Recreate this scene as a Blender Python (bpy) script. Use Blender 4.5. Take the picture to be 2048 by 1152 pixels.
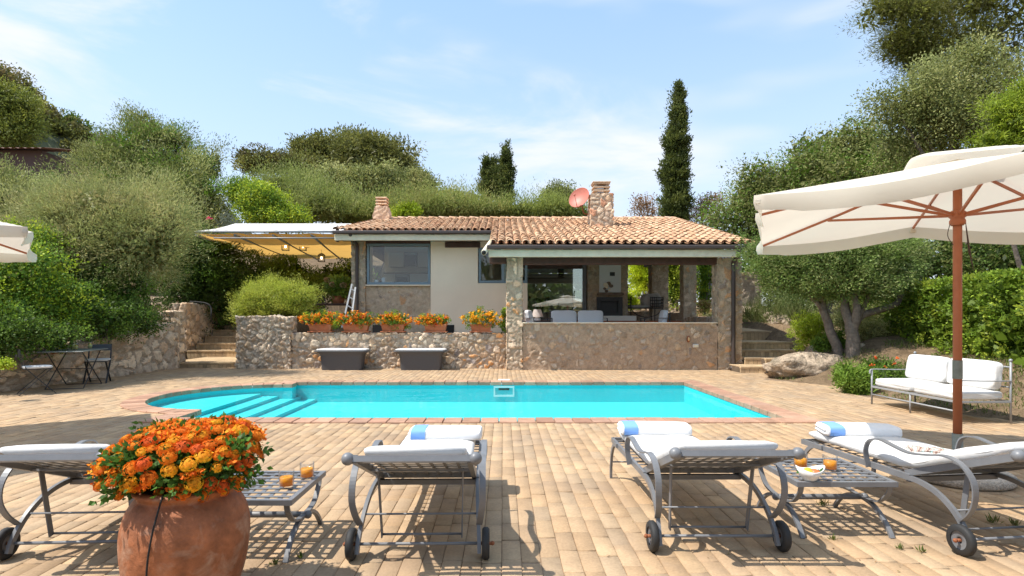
import bpy, math, random
import numpy as np
from mathutils import Vector, Matrix, kdtree, noise
R = math.radians
for o in list(bpy.data.objects): bpy.data.objects.remove(o)
SC = bpy.context.scene
COL = SC.collection

# ------------------------------------------------------------------ camera
F, H, CX, HY = 1138.0, 1.3, 1006.0, 638.0     # focal length and horizon measured in photo pixels
cam_d = bpy.data.cameras.new("camera"); cam = bpy.data.objects.new("camera", cam_d); COL.objects.link(cam)
cam.location = (0, 0, H); cam.rotation_euler = (R(90), 0, 0)
cam_d.sensor_width = 36; cam_d.lens = F/2048*36
cam_d.shift_x = (1024-CX)/2048; cam_d.shift_y = (HY-576)/2048
cam_d.clip_start = .05; cam_d.clip_end = 3000
SC.camera = cam

# ------------------------------------------------------------------ light
SUNV = Vector((-.60, -.16, 1.0)).normalized()        # towards the sun
el = math.asin(SUNV.z); az = math.atan2(SUNV.x, SUNV.y)
sd = bpy.data.lights.new("sun", 'SUN'); sun = bpy.data.objects.new("sun", sd); COL.objects.link(sun)
sd.energy = 3.35; sd.angle = R(.53); sd.color = (1, .945, .86)
sun.rotation_euler = SUNV.to_track_quat('Z', 'Y').to_euler(); sun.location = (-20, -5, 30)
W = bpy.data.worlds.new("World"); SC.world = W; W.use_nodes = True
nt = W.node_tree; nt.nodes.clear()
def N(nt, t, **k):
    n = nt.nodes.new(t)
    for a, b in k.items():
        if a == 'inp':
            for i, v in b.items(): n.inputs[i].default_value = v
        else: setattr(n, a, b)
    return n
sky = N(nt, 'ShaderNodeTexSky', sky_type='NISHITA', sun_disc=False, sun_elevation=el, sun_rotation=az, altitude=50, air_density=1.0, dust_density=.7, ozone_density=1.6)
tc = N(nt, 'ShaderNodeTexCoord')
mp = N(nt, 'ShaderNodeMapping'); mp.inputs['Scale'].default_value = (1.6, 1.6, 5.2); mp.inputs['Rotation'].default_value = (0, R(14), R(10)); mp.inputs['Location'].default_value = (.35, 0, .62)
n1 = N(nt, 'ShaderNodeTexNoise', inp={'Scale': 1.6, 'Detail': 9, 'Roughness': .56, 'Distortion': .5})
n2 = N(nt, 'ShaderNodeTexNoise', inp={'Scale': 1.1, 'Detail': 3, 'Roughness': .5, 'Distortion': .2})
mr = N(nt, 'ShaderNodeMapRange', inp={1: .42, 2: .68, 3: 0, 4: 1}); mr.interpolation_type = 'SMOOTHSTEP'
mr2 = N(nt, 'ShaderNodeMapRange', inp={1: .36, 2: .54, 3: 0, 4: .95}); mr2.interpolation_type = 'SMOOTHSTEP'
mul = N(nt, 'ShaderNodeMath', operation='MULTIPLY')
sep = N(nt, 'ShaderNodeSeparateXYZ'); veil = N(nt, 'ShaderNodeMapRange', inp={1: .0, 2: .50, 3: .84, 4: .45}); veil.interpolation_type = 'SMOOTHSTEP'
mx = N(nt, 'ShaderNodeMath', operation='MAXIMUM')
mix = N(nt, 'ShaderNodeMixRGB', inp={'Color2': (2.3, 3.25, 4.9, 1)}); gradc = N(nt, 'ShaderNodeMixRGB', inp={'Color1': (3.1, 3.35, 3.75, 1), 'Color2': (2.05, 3.1, 4.2, 1)}); gr_ = N(nt, 'ShaderNodeMapRange', inp={1: .05, 2: .5, 3: 0, 4: 1}); mixc = N(nt, 'ShaderNodeMixRGB', inp={'Color2': (3.55, 3.65, 3.9, 1)})
bg = N(nt, 'ShaderNodeBackground', inp={'Strength': .15}); out = N(nt, 'ShaderNodeOutputWorld')
L = nt.links.new
L(tc.outputs['Generated'], mp.inputs[0]); L(mp.outputs[0], n1.inputs[0]); L(mp.outputs[0], n2.inputs[0])
L(n1.outputs[0], mr.inputs[0]); L(n2.outputs[0], mr2.inputs[0]); L(mr.outputs[0], mul.inputs[0]); L(mr2.outputs[0], mul.inputs[1])
L(tc.outputs['Generated'], sep.inputs[0]); L(sep.outputs[2], veil.inputs[0]); 
L(sep.outputs[2], gr_.inputs[0]); L(gr_.outputs[0], gradc.inputs[0]); L(gradc.outputs[0], mix.inputs[2]); L(veil.outputs[0], mix.inputs[0]); L(sky.outputs[0], mix.inputs[1]); L(mul.outputs[0], mixc.inputs[0]); L(mix.outputs[0], mixc.inputs[1]); L(mixc.outputs[0], bg.inputs[0]); L(bg.outputs[0], out.inputs[0])
SC.view_settings.view_transform = 'Standard'; SC.view_settings.look = 'None'
SC.view_settings.exposure = .90; SC.view_settings.gamma = 1
SC.render.engine = 'CYCLES'
try:
    SC.cycles.use_denoising = True; SC.cycles.max_bounces = 7; SC.cycles.transparent_max_bounces = 12; SC.cycles.caustics_reflective = False; SC.cycles.caustics_refractive = False
except Exception: pass

# ------------------------------------------------------------------ helpers
def at(px, py, D): return Vector(((px-CX)*D/F, D, H-(py-HY)*D/F))
def gd(px, py):
    D = F*H/(py-HY); return Vector(((px-CX)*D/F, D, 0))
def link(o, parent=None):
    COL.objects.link(o)
    if parent is not None: o.parent = parent
    return o
def tag(o, label=None, cat=None, group=None, kind=None):
    if label: o['label'] = label
    if cat: o['category'] = cat
    if group: o['group'] = group
    if kind: o['kind'] = kind
    return o
def thing(name, label, cat, loc=(0, 0, 0), rz=0, group=None):
    o = bpy.data.objects.new(name, None); COL.objects.link(o)
    o.location = loc; o.rotation_euler = (0, 0, rz); o.empty_display_size = .1
    return tag(o, label, cat, group)
def dup(o, parent=None):
    c = o.copy(); COL.objects.link(c); c.parent = parent
    for ch in o.children: dup(ch, c)
    return c

def frames(pts, up):
    pts = [Vector(p) for p in pts]; T = []
    for i in range(len(pts)):
        a = pts[max(i-1, 0)]; b = pts[min(i+1, len(pts)-1)]
        t = (b-a); T.append(t.normalized() if t.length > 1e-9 else Vector((0, 0, 1)))
    fr = []; n = Vector(up)
    for t in T:
        n = n - t*n.dot(t)
        if n.length < 1e-4: n = t.orthogonal()
        n.normalize(); fr.append((t, n.copy(), t.cross(n)))
    return pts, fr
def spline(P, k=6):
    P = [Vector(p) for p in P]; out = []
    for i in range(len(P)-1):
        p0 = P[max(i-1, 0)]; p1 = P[i]; p2 = P[i+1]; p3 = P[min(i+2, len(P)-1)]
        for j in range(k):
            t = j/k
            out.append(.5*((2*p1)+(p2-p0)*t+(2*p0-5*p1+4*p2-p3)*t*t+(3*p1-p0-3*p2+p3)*t**3))
    out.append(P[-1]); return out
class MB:
    def __init__(s): s.v = []; s.f = []; s.c = []; s.col = None; s.sm = []; s.smooth = False
    def add(s, vs, fs, smooth=None):
        b = len(s.v); s.v += [tuple(v) for v in vs]
        for f in fs:
            s.f.append(tuple(b+i for i in f)); s.c.append(s.col); s.sm.append(s.smooth if smooth is None else smooth)
    def box(s, c, d, m=None, bev=0):
        x, y, z = d[0]/2, d[1]/2, d[2]/2
        if bev <= 0:
            vs = [(a*x, b*y, e*z) for a in (-1, 1) for b in (-1, 1) for e in (-1, 1)]
            fs = [(0, 1, 3, 2), (4, 6, 7, 5), (0, 4, 5, 1), (2, 3, 7, 6), (0, 2, 6, 4), (1, 5, 7, 3)]
        else:
            e = min(bev, x*.9, y*.9, z*.9); vs = []; fs = []
            def idx(i, j, k, ax): return ((i*2+j)*2+k)*3+ax
            for i in (0, 1):
                for j in (0, 1):
                    for k in (0, 1):
                        sx, sy, sz = 2*i-1, 2*j-1, 2*k-1
                        vs += [(sx*x, sy*(y-e), sz*(z-e)), (sx*(x-e), sy*y, sz*(z-e)), (sx*(x-e), sy*(y-e), sz*z)]
            for i in (0, 1): 
                q = [idx(i, 0, 0, 0), idx(i, 1, 0, 0), idx(i, 1, 1, 0), idx(i, 0, 1, 0)]; fs.append(q if i else q[::-1])
                q = [idx(0, i, 0, 1), idx(0, i, 1, 1), idx(1, i, 1, 1), idx(1, i, 0, 1)]; fs.append(q if i else q[::-1])
                q = [idx(0, 0, i, 2), idx(1, 0, i, 2), idx(1, 1, i, 2), idx(0, 1, i, 2)]; fs.append(q if i else q[::-1])
            for a in (0, 1):
                for b in (0, 1):
                    fs.append([idx(a, b, 0, 0), idx(a, b, 1, 0), idx(a, b, 1, 1), idx(a, b, 0, 1)])
                    fs.append([idx(a, 0, b, 0), idx(a, 1, b, 0), idx(a, 1, b, 2), idx(a, 0, b, 2)])
                    fs.append([idx(0, a, b, 1), idx(1, a, b, 1), idx(1, a, b, 2), idx(0, a, b, 2)])
                    for g in (0, 1): fs.append([idx(a, b, g, 0), idx(a, b, g, 1), idx(a, b, g, 2)])
        c = Vector(c)
        if m is not None: vs = [m @ Vector(v)+c for v in vs]
        else: vs = [Vector(v)+c for v in vs]
        s.add(vs, fs); return s
    def bx(s, x0, x1, y0, y1, z0, z1, bev=0): return s.box(((x0+x1)/2, (y0+y1)/2, (z0+z1)/2), (abs(x1-x0), abs(y1-y0), abs(z1-z0)), bev=bev)
    def sweep(s, pts, sec, up=(0, 0, 1), scale=None, caps=True, smooth=None):
        pts, fr = frames(pts, up); n = len(sec); vs = []; fs = []
        for i, (p, (t, nn, bb)) in enumerate(zip(pts, fr)):
            k = scale[i] if scale is not None else 1
            for a, b in sec: vs.append(p+nn*(b*k)+bb*(a*k))
        for i in range(len(pts)-1):
            for j in range(n):
                fs.append((i*n+j, i*n+(j+1) % n, (i+1)*n+(j+1) % n, (i+1)*n+j))
        if caps: fs.append(tuple(range(n))[::-1]); fs.append(tuple((len(pts)-1)*n+j for j in range(n)))
        s.add(vs, fs, smooth); return s
    def tube(s, pts, r, seg=8, up=(0, 0, 1), scale=None):
        return s.sweep(pts, [(r*math.cos(2*math.pi*k/seg), r*math.sin(2*math.pi*k/seg)) for k in range(seg)], up, scale, smooth=True)
    def bar(s, pts, w, t, up=(0, 0, 1)):     # w across the binormal, t along up
        return s.sweep(pts, [(-w/2, -t/2), (w/2, -t/2), (w/2, t/2), (-w/2, t/2)], up, smooth=False)
    def lathe(s, prof, c=(0, 0, 0), seg=24, m=None, jit=0):
        vs = []; fs = []; n = len(prof); c = Vector(c)
        for k in range(seg):
            a = 2*math.pi*k/seg
            for r, z in prof:
                rr = r*(1+jit*noise.noise(Vector((math.cos(a)*1.5, math.sin(a)*1.5, z*4))))
                v = Vector((rr*math.cos(a), rr*math.sin(a), z)); vs.append((m @ v if m else v)+c)
        for k in range(seg):
            k2 = (k+1) % seg
            for j in range(n-1):
                fs.append((k*n+j, k2*n+j, k2*n+j+1, k*n+j+1))
        s.add(vs, fs, True); return s
    def ball(s, c, r, seg=12, sc=(1, 1, 1)):
        pr = [(max(1e-4, r*math.sin(math.pi*i/8)), -r*math.cos(math.pi*i/8)) for i in range(9)]
        m = Matrix.Diagonal(Vector(sc)).to_3x3(); return s.lathe(pr, c, seg, m)
    def disc(s, c, r, seg=24, m=None):
        c = Vector(c); vs = [(m @ Vector((r*math.cos(2*math.pi*k/seg), r*math.sin(2*math.pi*k/seg), 0)) if m else Vector((r*math.cos(2*math.pi*k/seg), r*math.sin(2*math.pi*k/seg), 0)))+c for k in range(seg)]
        s.add(vs, [tuple(range(seg))]); return s
    def prism(s, poly, z0, z1):
        n = len(poly); vs = [(x, y, z0) for x, y in poly]+[(x, y, z1) for x, y in poly]
        fs = [tuple(range(n))[::-1], tuple(range(n, 2*n))]+[(i, (i+1) % n, n+(i+1) % n, n+i) for i in range(n)]
        s.add(vs, fs); return s
    def grid(s, fn, nu, nv, smooth=True, closed=False):
        vs = [fn(i/nu, j/nv) for i in range(nu+1) for j in range(nv+1)]
        s.add(vs, [(i*(nv+1)+j, (i+1)*(nv+1)+j, (i+1)*(nv+1)+j+1, i*(nv+1)+j+1) for i in range(nu) for j in range(nv)], smooth); return s
    def xf(s, m): s.v = [tuple(m @ Vector(v)) for v in s.v]; return s
    def build(s, name, m, parent=None, loc=None, recalc=False):
        me = bpy.data.meshes.new(name); me.from_pydata(s.v, [], s.f)
        me.polygons.foreach_set('use_smooth', s.sm)
        if any(c is not None for c in s.c):
            a = me.attributes.new('tint', 'FLOAT_COLOR', 'FACE')
            a.data.foreach_set('color', np.array([(tuple(c)+(1,)) if c is not None else (1, 1, 1, 1) for c in s.c], dtype=np.float32).ravel())
        me.materials.append(m); me.update()
        if recalc:
            import bmesh
            b = bmesh.new(); b.from_mesh(me); bmesh.ops.recalc_face_normals(b, faces=b.faces); b.to_mesh(me); b.free()
        o = bpy.data.objects.new(name, me); link(o, parent)
        if loc is not None: o.location = loc
        return o

# ------------------------------------------------------------------ materials
def mat(name, col=(.5, .5, .5), rough=.6, metal=0, attr=False, var=None, bump=None, spec=.5, stain=None, trans=0, var2=None):
    m = bpy.data.materials.new(name); m.use_nodes = True; t = m.node_tree; p = t.nodes['Principled BSDF']; l = t.links.new
    p.inputs['Roughness'].default_value = rough; p.inputs['Metallic'].default_value = metal; p.inputs['Specular IOR Level'].default_value = spec
    tcn = N(t, 'ShaderNodeTexCoord'); co = tcn.outputs['Object']
    if attr:
        a = N(t, 'ShaderNodeAttribute', attribute_name='tint'); cur = a.outputs['Color']
        if col != (1, 1, 1):
            g = N(t, 'ShaderNodeMixRGB', blend_type='MULTIPLY', inp={0: 1, 'Color2': (*col, 1)}); l(cur, g.inputs[1]); cur = g.outputs[0]
    else:
        r = N(t, 'ShaderNodeRGB'); r.outputs[0].default_value = (*col, 1); cur = r.outputs[0]
    for v in (var, var2):
        if v:      # (scale, lo, hi)
            n = N(t, 'ShaderNodeTexNoise', inp={'Scale': v[0], 'Detail': 6, 'Roughness': .62}); l(co, n.inputs[0])
            mr = N(t, 'ShaderNodeMapRange', inp={1: .3, 2: .7, 3: v[1], 4: v[2]}); l(n.outputs[0], mr.inputs[0])
            g = N(t, 'ShaderNodeMixRGB', blend_type='MULTIPLY', inp={0: 1}); l(cur, g.inputs[1]); l(mr.outputs[0], g.inputs[2]); cur = g.outputs[0]
    if stain:      # (scale, lo, hi, colour, strength)
        n = N(t, 'ShaderNodeTexNoise', inp={'Scale': stain[0], 'Detail': 8, 'Roughness': .65, 'Distortion': .4}); l(co, n.inputs[0])
        mr = N(t, 'ShaderNodeMapRange', inp={1: stain[1], 2: stain[2], 3: 0, 4: stain[4]}); l(n.outputs[0], mr.inputs[0])
        g = N(t, 'ShaderNodeMixRGB', inp={'Color2': (*stain[3], 1)}); l(mr.outputs[0], g.inputs[0]); l(cur, g.inputs[1]); cur = g.outputs[0]
    l(cur, p.inputs['Base Color'])
    if bump:       # (scale, strength, distance)
        n = N(t, 'ShaderNodeTexNoise', inp={'Scale': bump[0], 'Detail': 7, 'Roughness': .6}); l(co, n.inputs[0])
        b = N(t, 'ShaderNodeBump', inp={'Strength': bump[1], 'Distance': bump[2]}); l(n.outputs[0], b.inputs['Height']); l(b.outputs[0], p.inputs['Normal'])
    if trans:
        tr = N(t, 'ShaderNodeBsdfTranslucent'); ms = N(t, 'ShaderNodeMixShader', inp={0: trans}); l(cur, tr.inputs[0])
        o = t.nodes['Material Output']; l(p.outputs[0], ms.inputs[1]); l(tr.outputs[0], ms.inputs[2]); l(ms.outputs[0], o.inputs[0])
    return m
def glassmat(name, tint=(1, 1, 1), refl=.06, power=3.0, top=.9, rough=.0):
    m = bpy.data.materials.new(name); m.use_nodes = True; t = m.node_tree; t.nodes.remove(t.nodes['Principled BSDF']); l = t.links.new
    tr = N(t, 'ShaderNodeBsdfTransparent', inp={0: (*tint, 1)}); gl = N(t, 'ShaderNodeBsdfGlossy', inp={'Roughness': rough})
    lw = N(t, 'ShaderNodeLayerWeight', inp={'Blend': .5}); pw = N(t, 'ShaderNodeMath', operation='POWER', inp={1: power})
    mr = N(t, 'ShaderNodeMapRange', inp={1: 0, 2: 1, 3: refl, 4: top}); ms = N(t, 'ShaderNodeMixShader')
    l(lw.outputs['Facing'], pw.inputs[0]); l(pw.outputs[0], mr.inputs[0]); l(mr.outputs[0], ms.inputs[0]); l(tr.outputs[0], ms.inputs[1]); l(gl.outputs[0], ms.inputs[2])
    l(ms.outputs[0], t.nodes['Material Output'].inputs[0]); return m, t, gl
MAT = {}
MAT['iron'] = mat('grey_iron_paint', (.17, .175, .185), .42, 0, var=(9, .85, 1.12), bump=(60, .15, .002))
MAT['iron_dark'] = mat('dark_iron', (.035, .035, .037), .5, 0)
MAT['iron_pale'] = mat('pale_grey_metal', (.30, .31, .32), .4)
MAT['rubber'] = mat('black_rubber', (.022, .022, .022), .7, bump=(40, .2, .002))
MAT['rust'] = mat('rusty_steel', (.30, .10, .04), .8, var=(80, .5, 1.3))
MAT['cushion'] = mat('white_cushion', (.80, .79, .77), .9, var=(3, .94, 1.03), bump=(9, .35, .02), spec=.1, trans=.22)
MAT['towel'] = mat('white_terry', (.84, .84, .84), .95, bump=(220, .6, .004), spec=.1)
MAT['towel_blue'] = mat('blue_terry', (.20, .38, .78), .95, bump=(220, .6, .004), spec=.1)
MAT['cream'] = mat('cream_canvas', (.80, .745, .64), .85, trans=.35, var=(1.5, .95, 1.03), spec=.1)
MAT['ochre'] = mat('ochre_canvas', (.72, .42, .11), .85, trans=.5, var=(1.5, .9, 1.05), spec=.1)
MAT['white_canvas'] = mat('white_canvas', (.80, .79, .77), .85, trans=.3, spec=.1)
MAT['redwood'] = mat('red_stained_pole', (.40, .125, .050), .5, var=(4, .85, 1.15), bump=(30, .1, .002))
MAT['steel'] = mat('galvanised_steel', (.22, .235, .20), .5, .25, var=(15, .8, 1.2))
MAT['gravel_stone'] = mat('speckled_stone', (.55, .48, .40), .9, var=(70, .45, 1.3), bump=(60, .8, .01))
MAT['stone'] = mat('rubble_stone', (1.88, 1.68, 1.44), .9, attr=True, var=(9, .80, 1.18), var2=(45, .80, 1.18), bump=(28, .9, .02), spec=.2)
MAT['boulder'] = mat('limestone_boulder', (.56, .44, .32), .92, var=(3.2, .45, 1.3), var2=(16, .6, 1.3), bump=(7, 1, .12), stain=(2.5, .5, .62, (.20, .17, .12), .7), spec=.2)
MAT['brick'] = mat('deck_brick', (.885, .86, .76), .85, attr=True, var=(7, .88, 1.10), var2=(60, .86, 1.12), bump=(70, .55, .004), spec=.25, stain=(1.3, .47, .72, (.27, .20, .145), .62))
MAT['coping'] = mat('red_coping_brick', (1, 1, 1), .8, attr=True, var=(6, .8, 1.15), var2=(50, .85, 1.12), bump=(60, .4, .004), spec=.25)
MAT['tile'] = mat('terracotta_roof_tile', (1.18, 1.17, 1.15), .9, attr=True, var=(5, .75, 1.15), var2=(40, .8, 1.15), bump=(40, .4, .006), spec=.2, stain=(2.2, .60, .80, (.25, .20, .15), .35))
MAT['liner'] = mat('turquoise_liner', (.045, .60, .63), .6, var=(1.2, .95, 1.05))
MAT['plaster'] = mat('cream_plaster', (.90, .775, .60), .9, var=(.8, .93, 1.04), bump=(14, .2, .006), spec=.2)
MAT['plaster_in'] = mat('interior_plaster', (.80, .77, .69), .9, spec=.2)
MAT['fascia'] = mat('pale_painted_board', (.78, .73, .56), .7, var=(5, .85, 1.05), bump=(9, .3, .01))
MAT['gutter'] = mat('brown_metal_gutter', (.060, .045, .040), .45)
MAT['beam'] = mat('dark_brown_timber', (.075, .038, .028), .6, var=(6, .7, 1.3), bump=(12, .4, .01))
MAT['frame_blue'] = mat('blue_grey_window_frame', (.20, .27, .32), .5)
MAT['terracotta'] = mat('terracotta', (.47, .165, .075), .85, var=(5, .75, 1.2), bump=(30, .3, .005), spec=.25, stain=(3.2, .52, .72, (.50, .33, .23), .5))
MAT['pot'] = mat('weathered_terracotta', (.335, .118, .048), .66, var=(6, .55, 1.35), var2=(30, .78, 1.2), bump=(20, .7, .012), spec=.4, stain=(8, .50, .66, (.44, .28, .19), .6))
MAT['soil'] = mat('garden_soil', (.20, .14, .085), .95, var=(3, .6, 1.3), var2=(30, .6, 1.3), bump=(12, 1, .04), spec=.1)
MAT['mortar'] = mat('mortar_bed', (.26, .19, .13), .95, var=(30, .6, 1.3), spec=.1)
MAT['leaf'] = mat('foliage', (1, 1, 1), .55, attr=True, trans=.38, spec=.3)
MAT['bark'] = mat('grey_bark', (.20, .165, .135), .9, var=(12, .6, 1.35), bump=(22, 1, .02), spec=.2)
MAT['petal'] = mat('petals', (1, 1, 1), .7, attr=True, trans=.25, spec=.2)
MAT['resin'] = mat('grey_resin', (.075, .077, .085), .5)
MAT['white'] = mat('white_paint', (.78, .78, .76), .5)
MAT['white_in'] = mat('white_cabinet', (.72, .74, .74), .5)
MAT['wood'] = mat('grey_wood', (.20, .15, .11), .8, var=(8, .6, 1.3), bump=(14, .6, .01))
MAT['juice'] = mat('orange_juice', (1.0, .43, .004), .4, trans=.3)
MAT['ceramic'] = mat('white_ceramic', (.82, .82, .80), .15)
MAT['slate'] = mat('navy_slate', (.05, .065, .085), .6)
MAT['coral'] = mat('coral_painted_dish', (.50, .16, .11), .5, var=(6, .9, 1.1))
MAT['black'] = mat('black_void', (.012, .012, .012), .8)
MAT['lamp_shade'] = mat('pink_white_shade', (.80, .70, .64), .8, trans=.4)
MAT['cloth_grey'] = mat('grey_beige_cushion', (.40, .37, .34), .9, bump=(12, .4, .02))
MAT['cloth_pale'] = mat('pale_grey_cushion', (.80, .80, .80), .9, bump=(12, .3, .01))
MAT['glass'], _, _ = glassmat('clear_glass', (.985, .99, .99), .035, 4.5)
MAT['pane'], _, _ = glassmat('window_glass', (.88, .93, .94), .06, 3)
MAT['door_pane'], _, _ = glassmat('door_glass', (.72, .76, .72), .26, 3)
wm, wt, wg = glassmat('pool_water', (.86, .985, .99), .012, 5.5, .38)
wn = N(wt, 'ShaderNodeTexNoise', inp={'Scale': 1.6, 'Detail': 3}); wb = N(wt, 'ShaderNodeBump', inp={'Strength': .3, 'Distance': .05}); wc = N(wt, 'ShaderNodeTexCoord')
wt.links.new(wc.outputs['Object'], wn.inputs[0]); wt.links.new(wn.outputs[0], wb.inputs['Height']); wt.links.new(wb.outputs[0], wg.inputs['Normal'])
MAT['water'] = wm

# ------------------------------------------------------------------ foliage
def quads(name, V, C, parent=None, m=None, tris=False):
    k = V.shape[1]; n = V.shape[0]
    me = bpy.data.meshes.new(name); me.vertices.add(n*k); me.vertices.foreach_set('co', V.astype(np.float32).ravel())
    me.loops.add(n*k); me.loops.foreach_set('vertex_index', np.arange(n*k, dtype=np.int32))
    me.polygons.add(n); me.polygons.foreach_set('loop_start', np.arange(0, n*k, k, dtype=np.int32))
    a = me.attributes.new('tint', 'FLOAT_COLOR', 'FACE'); a.data.foreach_set('color', np.concatenate([C, np.ones((n, 1))], 1).astype(np.float32).ravel())
    me.materials.append(m or MAT['leaf']); me.update(calc_edges=True)
    return link(bpy.data.objects.new(name, me), parent)
def unit(a): return a/np.maximum(np.linalg.norm(a, axis=1, keepdims=True), 1e-9)
def leafquads(rng, P, Dr, ln, wd, C):
    n = len(P); r = unit(rng.normal(size=(n, 3))); S = unit(np.cross(Dr, r)); ln = ln*rng.uniform(.6, 1.35, (n, 1)); wd = wd*rng.uniform(.7, 1.3, (n, 1))
    nrm = np.cross(S, Dr); bend = nrm*ln*rng.uniform(-.15, .15, (n, 1))
    return np.stack([P, P+Dr*ln*.45+S*wd*.5+bend, P+Dr*ln, P+Dr*ln*.45-S*wd*.5+bend], 1)
def lobes_px(L):      # (px, py, D, rx_px, rz_px[, ry/rx]) measured on the photo -> ellipsoids in metres
    o = []
    for l in L:
        c = at(l[0], l[1], l[2]); k = l[2]/F; rx = l[3]*k; rz = l[4]*k
        o.append((c.x, c.y, c.z, rx, rx*(l[5] if len(l) > 5 else .8), rz))
    return o
def foliage(lobes, n, leaf, wd, cols, seed, clump=.25, nclump=None, shoot=0, up=.35, inner=.16, shell=.72, spread=.8, org=(0, 0, 0), zmin=None, tight=1.0, bigk=1.9):
    cols = np.array(cols, float)*np.array([2.35, 2.2, 1.42]); nclump = nclump or max(12, n//45); n = int(n*1.45); leaf = leaf*.84; wd = wd*.92
    rng = np.random.default_rng(seed); Lb = np.array(lobes, float)
    area = (Lb[:, 3]*Lb[:, 4]+Lb[:, 4]*Lb[:, 5]+Lb[:, 3]*Lb[:, 5]); w = area/area.sum()
    K = nclump or max(12, n//45)
    li = rng.choice(len(Lb), K, p=w); d = unit(rng.normal(size=(K, 3)))
    rr = np.where(rng.random(K) < .8, rng.uniform(shell, 1.0, K), rng.uniform(.25, shell, K))
    # uneven outline: low-frequency bumps
    ph = rng.uniform(0, 6.28, 6); bump = 1+.16*(np.sin(d[:, 0]*5+ph[0])+np.sin(d[:, 1]*6+ph[1])+np.sin(d[:, 2]*7+ph[2]))/1.5
    CC = Lb[li, :3]+d*Lb[li, 3:6]*(rr*bump)[:, None]
    if zmin is not None: CC[:, 2] = np.maximum(CC[:, 2], zmin+rng.random(K)*.05)
    cols = np.array(cols, float); cc = cols[rng.integers(0, len(cols), K)]*rng.uniform(.80, 1.18, (K, 1))
    outd = unit(d+np.array([0, 0, up])+rng.normal(size=(K, 3))*.25)
    ni = int(n*inner); no = n-ni
    ci = rng.integers(0, K, no)
    g = np.clip(rng.normal(size=(no, 3)), -1.6, 1.6)*clump*np.array([1, 1, .75])*.5*tight
    P = CC[ci]+g
    if shoot: 
        t = rng.random((no, 1))*rng.choice([.35, .6, .9, 1.25, 1.8], K, p=[.25, .34, .26, .12, .03])[ci][:, None]; P = CC[ci]+g*.55+unit(outd[ci]+.35*unit(g+1e-6))*t*shoot
        Dr = unit(outd[ci]*1.4+rng.normal(size=(no, 3))*.55)
    else: Dr = unit(outd[ci]*.7+unit(g+1e-6)*.7+rng.normal(size=(no, 3))*spread)
    C = cc[ci]*rng.uniform(.80, 1.22, (no, 1))
    V = leafquads(rng, P, Dr, leaf, wd, C)
    if ni:
        li = rng.choice(len(Lb), ni, p=w); dd = unit(rng.normal(size=(ni, 3)))
        Pi = Lb[li, :3]+dd*Lb[li, 3:6]*(rng.random((ni, 1))**.4)*.8
        if zmin is not None: Pi[:, 2] = np.maximum(Pi[:, 2], zmin)
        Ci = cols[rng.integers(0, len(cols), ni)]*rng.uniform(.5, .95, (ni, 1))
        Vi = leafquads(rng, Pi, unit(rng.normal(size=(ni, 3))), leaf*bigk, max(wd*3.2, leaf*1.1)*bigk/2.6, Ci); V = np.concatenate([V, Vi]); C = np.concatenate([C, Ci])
    return V-np.array(org)[None, None, :], C
def limbs(mb, base, tips, r0, seed=0, sub=2):
    rnd = random.Random(seed); base = Vector(base)
    for tp in tips:
        tp = Vector(tp); d = tp-base; Ln = d.length
        mid = base+d*.45+Vector((rnd.uniform(-1, 1), rnd.uniform(-1, 1), rnd.uniform(-.2, .5)))*Ln*.1
        pts = spline([base, base+(mid-base)*.5+Vector((0, 0, Ln*.05)), mid, tp], 5); n = len(pts)
        mb.tube(pts, r0, 8, scale=[1-.78*i/(n-1) for i in range(n)])
        for k in range(sub):
            a = pts[int(n*(.45+.4*k/max(1, sub)))]; e = a+Vector((rnd.uniform(-1, 1), rnd.uniform(-1, 1), rnd.uniform(.2, 1)))*Ln*.32
            mb.tube(spline([a, (a+e)/2+Vector((0, 0, Ln*.04)), e], 4), r0*.4, 6, scale=[1-.1*i for i in range(9)])
def tree(name, label, cat, base, lobes, n, leaf, wd, cols, seed, trunk_r=.12, tips=None, group=None, bark=None, **k):
    base = Vector(base); t = thing(name, label, cat, base, 0, group)
    V, C = foliage(lobes, n, leaf, wd, cols, seed, org=base, **k); quads('crown', V, C, t)
    mb = MB()
    if tips is None: tips = [(l[0], l[1], l[2]+l[5]*.3) for l in lobes[:6]]
    limbs(mb, (0, 0, -.1), [Vector(p)-base for p in tips], trunk_r, seed)
    mb.build('trunk', bark or MAT['bark'], t); return t
def shrub(name, label, lobes, n, leaf, wd, cols, seed, cat='shrub', group=None, stems=True, **k):
    Lb = np.array(lobes); cx, cy = Lb[:, 0].mean(), Lb[:, 1].mean(); cz = (Lb[:, 2]-Lb[:, 5]).min()
    t = thing(name, label, cat, (cx, cy, cz), 0, group)
    V, C = foliage(lobes, n, leaf, wd, cols, seed, org=(cx, cy, cz), **k); quads('foliage', V, C, t)
    if stems:
        mb = MB(); limbs(mb, (0, 0, -.05), [(l[0]-cx, l[1]-cy, l[2]-cz) for l in lobes[:6]], .035*max(1, Lb[:, 3].max()), seed, 1); mb.build('stem', MAT['bark'], t)
    return t
def puffs(L, n, r0, r1, seed, flat=.8):
    rn = random.Random(seed); o = list(L)
    for _ in range(n):
        l = rn.choice(L); d = Vector((rn.gauss(0, 1), rn.gauss(-.4, 1), rn.gauss(.35, 1))).normalized(); r = rn.uniform(r0, r1)
        o.append((l[0]+d.x*l[3]*.92, l[1]+d.y*l[4]*.92, l[2]+d.z*l[5]*.92, r, r, r*flat))
    return o
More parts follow.
